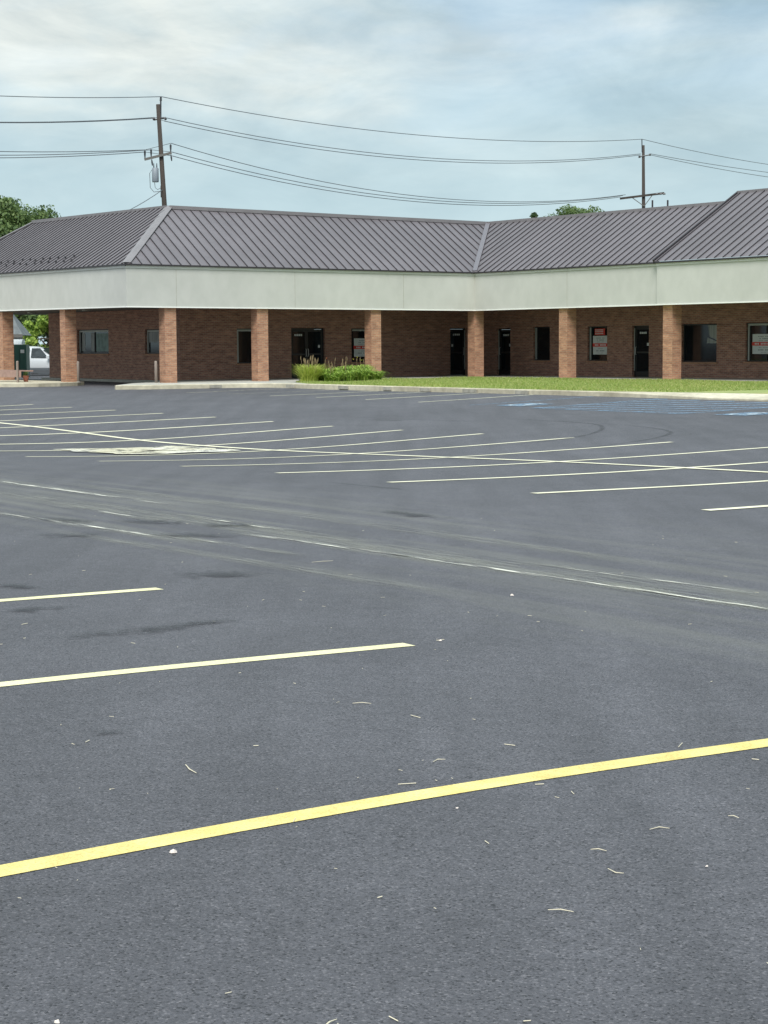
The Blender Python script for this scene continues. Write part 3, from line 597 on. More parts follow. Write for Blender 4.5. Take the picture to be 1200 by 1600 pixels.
# fascia band that runs round the front
def dzF(u, v):       # the long eave is not dead level
    return .03 if v > -62.3 and u < 32 else 0
jog = 10.62
def edge_path(off):
    """plan path of the facade, off metres inside it: end, corner, inner corner, jog, right end"""
    P = [(44.0, -82.4+off), (A_[0]+off, -82.4+off), (A_[0]+off, A_[1]-off)]
    # inner corner: v = -62.25-off and F3 b = off
    t = (-62.25-off-(F3.o+F3.n*off)[1])/F3.d[1]; P.append(tuple(F3.o+F3.n*off+F3.d*t))
    P.append(tuple(F3.o+F3.n*off+F3.d*jog)); P.append(tuple(F3.o+F3.n*(off-.15)+F3.d*(jog+.0)))
    P.append(tuple(F3.o+F3.n*(off-.15)+F3.d*45)); return P
ZD = [.15, .15, .02, -.035, -.025, -.025, -.02]
def band(o_in, o_out, z0, z1, name, mname, extra=()):
    m = MB(); a, b = edge_path(o_out), edge_path(o_in)
    if o_out < 0: pass
    for i in range(len(a)-1):
        j = i+1; A0, A1, B0, B1 = XY(a[i]), XY(a[j]), XY(b[i]), XY(b[j]); l0, l1, h0, h1 = z0+ZD[i], z0+ZD[j], z1+ZD[i], z1+ZD[j]
        m.quad((*A1, l1), (*A0, l0), (*A0, h0), (*A1, h1)); m.quad((*B0, l0), (*B1, l1), (*B1, h1), (*B0, h0))
        m.quad((*A1, h1), (*A0, h0), (*B0, h0), (*B1, h1)); m.quad((*A0, l0), (*A1, l1), (*B1, l1), (*B0, l0))
    # orientation: fascia outside must look outwards
    return m.build(name, mname, bld, extra=extra)
fz0, fz1 = 2.97, 4.49
tr = band(.30, -.035, fz1-.128, fz1-.045, 'fascia_trim', 'stucco_trim')
band(.30, -.10, fz1-.043, fz1+.012, 'gutter', 'roof_seam')
band(.12, -.02, fz0-.045, fz0-.002, 'drip_edge', 'white_edge')
jm = MB()
for fr, a_ in ((F2, 2.05), (F2, 7.2), (F2, 12.3), (F3, 5.6), (F3, 16)): fr.box(jm, a_-.006, a_+.006, -.003-(.15 if a_ == 16 else 0), .01-(.15 if a_ == 16 else 0), fz0+.01, fz1-.16)
band(.30, 0.0, fz0, fz1-.13, 'fascia', 'stucco', extra=[(jm, 'kerb_dark')])
# soffit
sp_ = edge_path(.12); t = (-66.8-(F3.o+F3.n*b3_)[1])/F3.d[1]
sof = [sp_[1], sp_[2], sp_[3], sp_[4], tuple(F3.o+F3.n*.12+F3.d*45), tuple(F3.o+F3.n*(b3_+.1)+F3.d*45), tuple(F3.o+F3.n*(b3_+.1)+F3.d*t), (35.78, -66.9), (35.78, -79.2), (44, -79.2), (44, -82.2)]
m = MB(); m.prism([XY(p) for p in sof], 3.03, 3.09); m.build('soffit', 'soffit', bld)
for fr, a_, b_ in ((F2, 4.0, 2.2), (F2, 8.6, 2.2), (F2, 13.4, 2.2), (F3, 2.0, 1.8), (F3, 8, 1.8), (F1, 8.5, 2.4), (F1, 14, 2.4)):
    sl = MB(); fr.box(sl, a_-.12, a_+.12, b_-.12, b_+.12, 2.985, 3.028); sl.build('soffit_lamp', 'frame_light', bld)
# columns
CW = .475
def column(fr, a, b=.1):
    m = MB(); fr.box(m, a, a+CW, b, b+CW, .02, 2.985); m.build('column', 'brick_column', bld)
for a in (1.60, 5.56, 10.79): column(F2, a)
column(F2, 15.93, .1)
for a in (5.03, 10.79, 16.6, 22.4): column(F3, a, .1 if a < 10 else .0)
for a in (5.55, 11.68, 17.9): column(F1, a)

# roof faces with standing seams
rf_n = 0
def slope(fr, a0, a1, D0, b0, ze0, ze1, zr0, zr1, e0, e1, sp=.405, off=0.0):
    """eave a0..a1 at b0, ridge a0+e0..a1+e1 at D0"""
    zs = lambda a, t: (ze0+(ze1-ze0)*(a-a0)/(a1-a0))*(1-t)+(zr0+(zr1-zr0)*(a-a0)/(a1-a0))*t
    P = lambda a, t, dz=0: fr.p(a, b0+(D0-b0)*t, zs(a, t)+dz)
    m = MB(); n = 12; vs = [[P((a0+e0*t)+((a1+e1*t)-(a0+e0*t))*i/n, t) for i in range(n+1)] for t in (0, .5, 1)]
    for r_ in range(2):
        for i in range(n): m.quad(vs[r_][i], vs[r_][i+1], vs[r_+1][i+1], vs[r_+1][i])
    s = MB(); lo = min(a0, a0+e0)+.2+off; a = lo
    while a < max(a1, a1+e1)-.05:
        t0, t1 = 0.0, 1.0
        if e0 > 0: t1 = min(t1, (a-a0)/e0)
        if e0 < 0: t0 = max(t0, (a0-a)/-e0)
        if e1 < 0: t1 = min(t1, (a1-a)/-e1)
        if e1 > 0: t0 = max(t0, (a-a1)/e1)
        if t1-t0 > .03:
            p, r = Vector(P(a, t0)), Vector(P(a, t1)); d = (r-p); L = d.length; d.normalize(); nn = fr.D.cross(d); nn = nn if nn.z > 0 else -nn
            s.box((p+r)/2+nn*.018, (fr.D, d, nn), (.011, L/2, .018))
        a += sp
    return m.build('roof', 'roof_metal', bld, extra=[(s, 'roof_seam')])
E0 = -.08
ridge = 3.72; rI = (-62.25-ridge-(F3.o+F3.n*ridge)[1])/F3.d[1]; aI = float((F3.o+F3.n*ridge+F3.d*rI)[0]-A_[0])
zA, zB, zL = 6.92, 6.77, 7.08
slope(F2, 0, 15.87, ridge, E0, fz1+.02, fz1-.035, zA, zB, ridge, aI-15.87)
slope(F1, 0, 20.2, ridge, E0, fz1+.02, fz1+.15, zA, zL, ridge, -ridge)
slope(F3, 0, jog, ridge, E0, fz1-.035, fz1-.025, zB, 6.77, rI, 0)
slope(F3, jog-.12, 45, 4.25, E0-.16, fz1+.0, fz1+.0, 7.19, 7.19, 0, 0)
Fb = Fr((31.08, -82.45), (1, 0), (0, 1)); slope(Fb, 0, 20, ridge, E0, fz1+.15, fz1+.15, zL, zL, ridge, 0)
# rake where the right-hand roof steps up
m = MB(); ar = jog-.12
m.quad(F3.p(ar, E0-.16, fz1-.03), F3.p(ar, E0-.16, fz1+.02), F3.p(ar, 4.25, 7.158), F3.p(ar, 4.25, 6.2)); p_, q_ = Vector(F3.p(ar+.02, E0-.16, fz1+.02)), Vector(F3.p(ar+.02, 4.25, 7.19)); d_ = (q_-p_).normalized(); n_ = F3.D.cross(d_); n_ = n_ if n_.z > 0 else -n_
m.box((p_+q_)/2, (F3.D, d_, n_), (.035, (q_-p_).length/2, .055)); m.build('roof_rake', 'roof_seam', bld)
# back of the mansard and flat roof behind it
ri = [W(50, -82.45+ridge, zL-.01), F1.p(16.48, ridge, zL-.01), F1.p(ridge, ridge, zA-.01), F3.p(rI, ridge, zB-.01), F3.p(jog, ridge, 6.76), F3.p(jog, 4.25, 6.76), F3.p(jog, 4.25, 7.15), F3.p(45, 4.25, 7.15)]
m = MB()
for p, q_ in zip(ri, ri[1:]):
    if (Vector(p)-Vector(q_)).xy.length > .05: m.quad(p, q_, (q_[0], q_[1], 6.1), (p[0], p[1], 6.1))
m.build('parapet_back', 'roof_membrane', bld)
m = MB(); m.prism([p[:2] for p in (ri[0], ri[1], ri[2], ri[3], ri[4], ri[5], ri[7], F3.p(45, 18), F3.p(-18, 18))], 6.0, 6.15); m.build('flat_roof', 'roof_membrane', bld)
# ridge caps, hip and valley flashings
def capline(p, q_, w_=.10, h=.07, lift=0.0):
    rc = MB()
    p, q_ = Vector(p), Vector(q_); d = q_-p; L = d.length; d.normalize(); s_ = d.cross(zd).normalized(); n_ = s_.cross(d); n_ = n_ if n_.z > 0 else -n_
    rc.box((p+q_)/2+n_*lift, (d, s_, n_), (L/2, w_, h)); rc.build('ridge_cap', 'roof_trim', bld)
capline(F2.p(ridge+.05, ridge, zA), F2.p(aI, ridge, zB)); capline(F1.p(ridge+.05, ridge, zA), F1.p(20.2-ridge, ridge, zL)); capline(F3.p(rI+.1, ridge, zB), F3.p(jog-.13, ridge, 6.77)); capline(F3.p(jog-.1, 4.25, 7.16), F3.p(45, 4.25, 7.16))
def fold(p, q_, n1, n2, w_, lift, name, mt='roof_trim'):
    """folded flashing: p bottom, q top; n1/n2 level directions down either slope"""
    m = MB(); p, q_ = Vector(p)+zd*lift, Vector(q_)+zd*lift
    for n_ in (n1, n2):
        n_ = Vector(n_)*w_; a_, b_, c_, d_ = p, q_, q_+n_, p+n_
        f = [a_, b_, c_, d_]; nn = (b_-a_).cross(c_-b_); f = f if nn.z > 0 else f[::-1]; m.quad(*f)
        dn = zd*.05; m.quad(*( [d_, c_, c_-dn, d_-dn])); m.quad(d_-dn, c_-dn, c_, d_)
    # close the foot
    m.quad(p, p+Vector(n1)*w_, p-zd*.15, p+Vector(n2)*w_); m.build(name, mt, bld)
D1_, D2_ = F1.D, F2.D
def along(fr, v0, t): return Vector(v0)
# down-slope-parallel offsets: moving along the eave direction of each face keeps the point on that face
fold(F2.p(-.06, -.06, fz1+.03), F2.p(ridge, ridge, zA), Vector(F2.D), Vector(F1.D), .23, .06, 'hip_cap')
fold(F1.p(20.25, -.06, fz1+.17), F1.p(20.2-ridge, ridge, zL), -Vector(F1.D), Vector(UU[0:2].tolist()+[0]), .2, .05, 'hip_cap')
fold(F3.p(.02, .0, fz1-.01), F3.p(rI, ridge, zB), -Vector(F2.D), Vector(F3.D), .13, .07, 'valley_flashing', 'roof_flash')
# snow guards on the left end, roof vents
for i in range(24):
    sg = MB(); a_ = 5.4+i*.36+rng.uniform(-.05, .05); b_ = .35+.25*(i % 2)+rng.uniform(0, .1); z_ = fz1+.02+.0065*a_+(2.41/3.8)*(b_+.08)+.04
    F1.box(sg, a_-.05, a_+.05, b_-.02, b_+.02, z_-.03, z_+.05); sg.build('snow_guard', 'roof_seam', bld)
for a_, z_ in ((5.6, 7.22), (6.45, 7.17)):
    vp = MB(); p = F3.p(a_, 4.6); vp.tube([(p[0], p[1], 6.1), (p[0], p[1], z_)], .035, 8); vp.build('vent_pipe', 'roof_seam', bld)

# ------------------------------------------------------------------ leasing posters taped inside the glass fronts
def poster(fr, b, a0, a1, z0, z1, label, ncol, red=True, nm='window_poster'):
    t = thing(nm, fr.p((a0+a1)/2, b, z0), label, 'sign', 'grey and red posters in the shop windows')
    if red:
        zr0 = z0+(z1-z0)*.42; zr1 = z0+(z1-z0)*.60
        m = MB(); fr.box(m, a0-.02, a1+.01, b-.003, b+.005, zr0, zr1); rb_ = m
        k = MB(); n = max(3, int((a1-a0-.2)/.075)); zc = (zr0+zr1)/2
        for i in range(n):
            a_ = a0+.12+i*(a1-a0-.22)/n
            if i != 3: fr.box(k, a_, a_+.045, b-.006, b-.0035, zc-.03, zc+.03)
        rb_.build('red_band', 'sign_red', t, extra=[(k, 'sign_white')])
        k = MB()
        for zc, hh_, L_ in ((z1-.09, .028, .62), (z1-.17, .035, .5), (z1-.25, .018, .55), (z0+.24, .016, .55), (z0+.15, .038, .62), (z0+.06, .012, .4)):
            n = int((a1-a0)*L_/.07); c0 = (a0+a1)/2-n*.035
            for i in range(n):
                if (i*7+int(zc*50)) % 5: fr.box(k, c0+i*.07, c0+i*.07+.045, b-.003, b-.0005, zc-hh_/2, zc+hh_/2)
        m = MB(); fr.box(m, a0, a1, b, b+.006, z0, z1); m.build('sheet', 'sign_grey', t, extra=[(k, 'sign_ink')])
    else:
        m = MB(); fr.box(m, a0, a1, b, b+.006, z0, z1); 
        k = MB()
        for zc in (z0+.06, z0+.14, z0+.21):
            for i in range(int((a1-a0-.08)/.08)): fr.box(k, a0+.04+i*.08, a0+.095+i*.08, b-.003, b-.0005, zc-.02, zc+.02)
        m.build('sheet', 'sign_red', t, extra=[(k, 'sign_grey')])
poster(F2, b2_+.085, 12.95, 13.84, 1.03, 1.80, 'grey poster with bright red band in the narrow window right of the double doors', 1)
poster(F3, b3_+.085, 3.04, 3.93, 1.07, 1.83, 'grey poster with dull red band in the window left of the third shop door', 1)
poster(F3, b3_+.085, 3.14, 3.75, 1.86, 2.12, 'small reddish notice above the grey poster in the window left of the third shop door', 1, False, 'window_notice')
poster(F3, b3_+.085, 11.72, 13.05, 1.09, 1.83, 'wide grey poster with pinkish red band in the rightmost window', 1)

# ================================================================== bollards, rail, bin, shed, pot
def bollard(u, v, h, label):
    x, y, _ = W(u, v); t = thing('bollard', (x, y, .15), label, 'bollard', 'thin pipe bollards by the drive')
    m = MB(); m.tube([(x, y, .0), (x, y, .15+h-.05), (x, y, .15+h-.015), (x, y, .15+h)], [.055, .055, .045, .015], 10); m.build('post', 'post_paint', t, True)
    m = MB(); m.tube([(x, y, .14), (x, y, .18)], .09, 10); m.build('base_collar', 'concrete', t)
bollard(31.38, -67.12, .82, 'thin brown pipe bollard just right of the corner pier under the drive-up window')
bollard(32.34, -62.47, .84, 'thin brown pipe bollard touching the left side of the first front column')
x, y, _ = W(29.6, -70)
t = thing('rail_barrier', (x, y, .15), 'low reddish board rail on pipe posts left of the drive', 'barrier')
m = MB(); p = W(29.6, -70.2, .48); m.box(p, (vd, ud, zd), (1.65, .03, .125)); m.build('board', 'rail_wood', t)
m = MB(); p = W(30.0, -70.2, .60); m.box(p, (vd, ud, zd), (1.60, .16, .02)); m.build('board', 'rail_wood', t)
for v in (-68.66, -69.15, -71.2):
    p = W(29.52 if v > -69 else 29.75, v); m = MB(); m.tube([(p[0], p[1], .1), (p[0], p[1], .96), (p[0], p[1], .99)], [.042, .042, .02], 8); m.build('post', 'post_paint', t)
p = W(30.45, -70.0); t = thing('flower_pot', (p[0], p[1], .16), 'small terracotta pot of leaves behind the board rail', 'pot')
m = MB(); m.tube([(p[0], p[1], .16), (p[0], p[1], .36), (p[0], p[1], .40)], [.08, .12, .13], 14); m.build('pot', 'terracotta', t)
def blades(center, n, h, spread, wd, lean, m, name, parent, curl=.5):
    """arching strap leaves, each one strip of three quads"""
    c = np.array(center); out_ = []
    for i in range(n):
        th = rng.uniform(0, 6.283); r0 = spread*.35*math.sqrt(rng.uniform()); d = np.array([math.cos(th), math.sin(th), 0]); s = np.array([-d[1], d[0], 0])
        H = h*rng.uniform(.45, 1.08); Lr = lean*rng.uniform(.3, 1.0); w0 = wd*rng.uniform(.7, 1.2); b0 = c+d*r0*.7+np.array([rng.uniform(-1, 1), rng.uniform(-1, 1), 0])*spread*.3
        K_ = 4; pts = []
        for k in range(K_+1):
            q = k/K_; pts.append(b0+d*(Lr*q*q*1.1)+np.array([0, 0, H*(q*1.25-curl*q**3*.9)/(1.25-curl*.45)]))
        for k in range(K_):
            wa, wb = w0*(1-.85*(k/K_)**2), w0*(1-.85*((k+1)/K_)**2); out_ += [pts[k]-s*wa, pts[k]+s*wa, pts[k+1]+s*wb, pts[k+1]-s*wb]
    return fast_mesh(name, np.array(out_), 4, m, parent)
blades((p[0], p[1], .38), 40, .25, .15, .02, .16, 'leaf_mid', 'leaves', t)

# ornamental grass and daylilies
G_ = 'clumps in the planting bed at the kerb'
def clump(u, v, h, kind, label, n=150, stalks=10, flowers=0, spread=.5):
    x, y, _ = W(u, v); t = thing('ornamental_grass' if kind == 'g' else 'daylily', (x, y, .17), label, 'plant', G_)
    blades((x, y, .17), n, h, spread, .013 if kind == 'g' else .024, .55 if kind == 'g' else .55, 'leaf_grassclump' if kind == 'g' else 'leaf_bush', 'leaves', t, .35 if kind == 'g' else .8)
    m = MB(); hd = MB()
    for i in range(stalks):
        a_ = rng.uniform(0, 6.28); r_ = rng.uniform(0, .3); bx_, by_ = x+r_*math.cos(a_), y+r_*math.sin(a_); H = h*rng.uniform(.95, 1.3); tx, ty = bx_+rng.uniform(-.15, .15), by_+rng.uniform(-.15, .15)
        m.tube([(bx_, by_, .17), ((bx_+tx)/2, (by_+ty)/2, .17+H*.6), (tx, ty, .17+H)], .006, 4, False)
        hd.tube([(tx, ty, .17+H-.09), (tx, ty, .17+H-.03), (tx+.01, ty, .17+H+.05)], [.006, .013, .005], 5)
    m.build('stalks', 'seedhead', t, extra=[(hd, 'seedhead')])
    for i in range(flowers):
        a_ = rng.uniform(0, 6.28); fx, fy, fz = x+.25*math.cos(a_), y+.25*math.sin(a_), .17+h*rng.uniform(1.15, 1.45); f = MB()
        for k in range(6):
            th = k*1.047; f.quad((fx, fy, fz), (fx+.03*math.cos(th-.4), fy+.03*math.sin(th-.4), fz+.04), (fx+.075*math.cos(th), fy+.075*math.sin(th), fz+.05), (fx+.03*math.cos(th+.4), fy+.03*math.sin(th+.4), fz+.04))
        f.build('flower', 'flower' if kind == 'o' else 'flower_yellow', t)
clump(36.93, -59.15, .74, 'g', 'leftmost clump of the bed, yellow-green fountain grass with tan seed heads', 560, 14, 0, .7)
clump(37.38, -59.6, .74, 'g', 'second clump from the left, yellow-green grass with tall tan seed heads', 460, 12, 0, .7)
clump(37.75, -58.95, .50, 'd', 'low daylily clump in front of the second grass clump', 260, 4, 0, .7)
clump(38.12, -59.5, .66, 'o', 'daylily clump carrying the one orange flower', 330, 6, 1, .8)
clump(38.49, -59.1, .56, 'd', 'mid green daylily clump right of the orange flower', 300, 5, 0, .7)
clump(38.90, -59.7, .74, 'd', 'daylily clump with bare stalks left of the window poster', 340, 6, 0, .8)
clump(39.27, -59.25, .62, 'y', 'daylily clump with yellow buds in front of the window poster', 330, 3, 3, .8)
clump(39.59, -59.8, .80, 'd', 'dark green leafy daylily clump hiding the foot of the third front column', 380, 2, 0, .8)
clump(39.88, -59.3, .50, 'd', 'rightmost low daylily clump of the bed spilling onto the lawn', 280, 1, 0, .7)

# ================================================================== things behind the drive
def shed():
    x0, x1, y0, y1 = -22.3, -18.25, 94.2, 95.8; ez = 2.12; rz = 3.5
    t = thing('garden_shed', ((x0+x1)/2, y0, 0), 'pale shed with grey shingle roof behind the green bin', 'shed')
    m = MB(); cx, cy = (x0+x1)/2, (y0+y1)/2
    m.box((cx, cy, ez/2), ((1, 0, 0), (0, 1, 0), zd), ((x1-x0)/2, (y1-y0)/2, ez/2)); m.build('wall', 'siding', t)
    m = MB(); e = .38
    A0, A1, B0, B1 = (x0-e, y0-e), (x1+e, y0-e), (x0-e, y1+e), (x1+e, y1+e); r0, r1 = (x0+1.2, cy, rz), (x1-.55, cy, rz)
    m.quad((*A0, ez), (*A1, ez), r1, r0); m.quad((*B1, ez), (*B0, ez), r0, r1); m.quad((*A1, ez), (*B1, ez), r1); m.quad((*B0, ez), (*A0, ez), r0)
    m.quad((*A0, ez-.01), (*B0, ez-.01), (*B1, ez-.01), (*A1, ez-.01)); ro = m.build('roof', 'shingle', t)
    m = MB(); m.box((cx, y0-e-.02, ez-.03), ((1, 0, 0), (0, 1, 0), zd), ((x1-x0)/2+e, .02, .08)); m.build('gutter', 'wood_grey', ro)
    m = MB(); m.box((x1-1.3, y0-.02, 1.0), ((1, 0, 0), (0, 1, 0), zd), (.45, .018, 1.0)); d = m.build('door', 'frame_dark', t)
    m = MB(); m.box((x1-1.0, y0-.06, 1.0), ((1, 0, 0), (0, 1, 0), zd), (.02, .02, .06)); m.build('handle', 'steel', d)
shed()
def bin_():
    X, Y, g = -17.32, 90.0, .02; t = thing('collection_bin', (X, Y, g), 'dark green metal bin with white hatch top behind the drive', 'bin'); w_, d_ = .405, .42
    m = MB(); m.prism([(X-w_, Y-d_), (X+w_, Y-d_), (X+w_, Y+d_), (X-w_, Y+d_)], g+.08, 1.64); m.build('body', 'bin_green', t)
    m = MB(); xx = [X-w_-.01, X+w_*.45]
    for x_ in xx: m.v += [(x_, Y-d_-.01, 1.663), (x_, Y+d_, 1.663), (x_, Y+d_, 1.90), (x_, Y-.1, 1.90)]
    m.f = [(0, 1, 2, 3), (7, 6, 5, 4), (0, 3, 7, 4), (3, 2, 6, 7), (2, 1, 5, 6), (1, 0, 4, 5)]; m.build('hatch', 'bin_white', t)
    m = MB(); m.box((X+.22, Y-d_-.006, 1.33), ((1, 0, 0), (0, 1, 0), zd), (.09, .004, .08)); m.build('label_plate', 'sign_white', t)
    for s in (-1, 1):
        m = MB(); m.box((X+s*.3, Y, g+.04), ((1, 0, 0), (0, 1, 0), zd), (.05, .38, .04)); m.build('skid', 'frame_dark', t)
    m = MB()
    for s in (-.2, .05): m.box((X+s, Y-d_-.012, .85), ((1, 0, 0), (0, 1, 0), zd), (.015, .01, .7))
    m.build('rib', 'bin_green', t)
bin_()

def suv(cx, cy, heading, gz):
    t = thing('parked_car', (cx, cy, gz), 'white sport utility vehicle parked behind the drive', 'car')
    ch, sh = math.cos(heading), math.sin(heading)
    def T(x, y, z): return (cx+x*ch-y*sh, cy+x*sh+y*ch, gz+z)
    # stations: x, (half width, z) from sill to roof centre ; x forward
    S_ = [(-2.30, [(.60, .50), (.78, .55), (.84, .80), (.82, 1.00), (.74, 1.18), (0, 1.22)]),
          (-2.22, [(.72, .32), (.90, .45), (.93, .85), (.90, 1.08), (.72, 1.50), (0, 1.56)]),
          (-1.90, [(.78, .28), (.93, .42), (.95, .85), (.92, 1.08), (.70, 1.64), (0, 1.70)]),
          (-1.0, [(.80, .26), (.94, .40), (.96, .85), (.92, 1.06), (.69, 1.69), (0, 1.75)]),
          (0.0, [(.80, .26), (.94, .40), (.96, .85), (.92, 1.05), (.68, 1.68), (0, 1.74)]),
          (.45, [(.80, .26), (.94, .40), (.96, .85), (.91, 1.04), (.68, 1.58), (0, 1.66)]),
          (1.15, [(.80, .26), (.94, .40), (.95, .85), (.88, 1.02), (.80, 1.08), (0, 1.12)]),
          (1.75, [(.80, .27), (.93, .40), (.94, .82), (.86, .98), (.74, 1.02), (0, 1.06)]),
          (2.20, [(.74, .28), (.88, .40), (.88, .72), (.80, .90), (.68, .95), (0, .98)]),
          (2.38, [(.60, .32), (.76, .42), (.78, .62), (.70, .78), (.55, .82), (0, .84)])]
    m = MB(); rows = []
    for x, sec in S_:
        ring = [(x, -h_, z) for h_, z in sec]+[(x, h_, z) for h_, z in sec[-2::-1]]; rows.append([len(m.v)+i for i in range(len(ring))]); m.v += [T(*p_) for p_ in ring]
    for a_, b_ in zip(rows, rows[1:]):
        for i in range(len(a_)-1): m.f.append((a_[i], b_[i], b_[i+1], a_[i+1]))
    m.f.append(tuple(rows[0])); m.f.append(tuple(rows[-1][::-1])); body = m.build('body', 'car_white', t, True)
    md = body.modifiers.new('sub', 'SUBSURF'); md.levels = 1; md.render_levels = 1
    e = .02
    def pan(pts, name, mt, par=t):
        q = MB(); q.quad(*[T(*p_) for p_ in pts]); q.quad(*[T(*p_) for p_ in pts[::-1]]); return q.build(name, mt, par)
    pan([(1.12, -.74, 1.11), (1.12, .74, 1.11), (.50, .62, 1.62), (.50, -.62, 1.62)], 'windscreen', 'car_glass')
    pan([(-2.26, .72, 1.16), (-2.26, -.72, 1.16), (-2.06, -.62, 1.58), (-2.06, .62, 1.58)], 'rear_window', 'car_glass')
    for s in (-1, 1):
        for (x0_, x1_, xa, xb) in ((-1.90, -1.15, -1.80, -1.12), (-1.05, -.15, -1.03, -.15), (-.05, .92, -.05, .42)):
            pan([(x0_, s*.925, 1.10), (x1_, s*.925, 1.10), (xb, s*.735, 1.60), (xa, s*.735, 1.60)], 'side_window', 'car_glass')
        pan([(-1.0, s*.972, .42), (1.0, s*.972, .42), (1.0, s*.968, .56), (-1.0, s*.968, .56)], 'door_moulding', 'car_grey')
        q = MB(); q.box(T(.95, s*1.04, 1.12), ((ch, sh, 0), (-sh, ch, 0), zd), (.07, .10, .075)); q.build('mirror', 'car_white', t)
        pan([(2.30, s*.74, .66), (2.37, s*.46, .66), (2.37, s*.46, .78), (2.26, s*.76, .80)], 'headlight', 'sign_white')
        for x_ in (-1.45, 1.45):
            q = MB(); q.tube([T(x_, s*.70, .34), T(x_, s*.93, .34)], .34, 20); wh = q.build('wheel', 'rubber', t)
            q = MB(); q.tube([T(x_, s*.925, .34), T(x_, s*.945, .34)], .20, 12); q.build('rim', 'steel', wh)
    pan([(2.40, -.5, .42), (2.40, .5, .42), (2.385, .5, .66), (2.385, -.5, .66)], 'grille', 'rubber')
    q = MB(); q.box(T(2.36, 0, .40), ((ch, sh, 0), (-sh, ch, 0), zd), (.05, .72, .07)); q.build('bumper', 'car_grey', t)
suv(-18.5, 101.2, R(-10), -.13)

# ================================================================== trees
def tree(name, x, y, h, crown, label, cat, m='leaf_mid', n=9000, leaf=.16, clumps=34, group=None, gz=0.0):
    """crown: (centre z, rx, ry, rz)"""
    t = thing(name, (x, y, gz), label, cat, group); cz, rx, ry, rz = crown
    mb = MB(); r0 = .035*h/2+.05; mb.tube([(x, y, gz-.1), (x+.05, y, gz+cz*.4), (x-.03, y, gz+cz), (x, y, gz+cz+rz*.5)], [r0, r0*.8, r0*.55, r0*.15], 8); tk = mb.build('trunk', 'bark', t)
    cs = []
    for i in range(clumps):
        d = rng.normal(size=3); d /= np.linalg.norm(d); q = rng.uniform(.45, 1.0)**.6
        c = np.array([x+d[0]*rx*q, y+d[1]*ry*q, gz+cz+d[2]*rz*q]); cs.append((c, rng.uniform(.20, .38)*min(rx, rz)))
    lb = MB()
    for c, r_ in cs[:14]: lb.tube([(x, y, gz+cz*rng.uniform(.5, 1)), tuple((np.array([x, y, gz+cz])+c)/2), tuple(c)], [.06, .04, .015], 5, False)
    lb.build('limbs', 'bark', tk)
    per = n//clumps; V_ = []
    for c, r_ in cs:
        d = rng.normal(size=(per, 3)); d /= np.linalg.norm(d, axis=1)[:, None]; pos = c+d*r_*(rng.uniform(.25, 1.0, (per, 1))**.5)*np.array([1.15, 1.15, .85])
        nn = d+rng.normal(size=(per, 3))*.7; nn /= np.linalg.norm(nn, axis=1)[:, None]; a_ = np.cross(nn, rng.normal(size=(per, 3))); a_ /= np.linalg.norm(a_, axis=1)[:, None]; b_ = np.cross(nn, a_)
        s_ = leaf*rng.uniform(.5, 1.15, (per, 1)); V_.append(np.stack([pos-a_*s_, pos-b_*s_*.55, pos+a_*s_, pos+b_*s_*.55], 1).reshape(-1, 3))
    fast_mesh('crown', np.concatenate(V_), 4, m, t); return t
TG = 'trees and shrubs behind the shops'
tree('tree', -21.6, 108, 10, (7.0, 3.1, 3.0, 2.9), 'dark leafy tree rising behind the left end of the roof', 'tree', 'leaf_mid', 24000, .13, 90, TG)
tree('tree', -19.95, 108, 9.6, (6.9, 2.1, 2.0, 2.75), 'smaller tree whose sprigs show right of the big tree above the left roof', 'tree', 'leaf_mid', 12000, .12, 70, TG)
tree('tree', -26.5, 112, 9.5, (6.2, 3.6, 3.0, 3.3), 'green tree at the far left edge behind the roof', 'tree', 'leaf_mid', 16000, .14, 40, TG)
tree('tree', 14.4, 142, 12.2, (8.55, 3.1, 2.4, 3.0), 'round tree top showing over the right ridge left of the thin pole', 'tree', 'leaf_mid', 34000, .12, 80, TG)
tree('tree', 11.75, 146, 11.0, (9.3, .9, .9, 2.3), 'tiny tree tip over the ridge left of the round tree top', 'tree', 'leaf_dark', 4000, .12, 16, TG)
tree('shrub', -18.3, 104.0, 3.5, (2.15, 1.3, 1.2, 1.5), 'bright yellow-green shrub behind the white car', 'shrub', 'leaf_bush', 9000, .10, 30, TG)
tree('shrub', -16.6, 104.5, 3.2, (2.0, 1.2, 1.0, 1.3), 'light green shrub beside the brick pier behind the car', 'shrub', 'leaf_bush', 7000, .10, 26, TG)
tree('tree', -20.4, 106.5, 5, (3.5, 1.6, 1.3, 1.9), 'dull green tree showing above the shed roof under the canopy', 'tree', 'leaf_mid', 12000, .12, 36, TG)
tree('tree', -17.6, 109.5, 5.5, (3.7, 2.4, 1.6, 2.3), 'dark bluish green tree filling the top of the drive opening', 'tree', 'leaf_dark', 14000, .13, 44, TG)

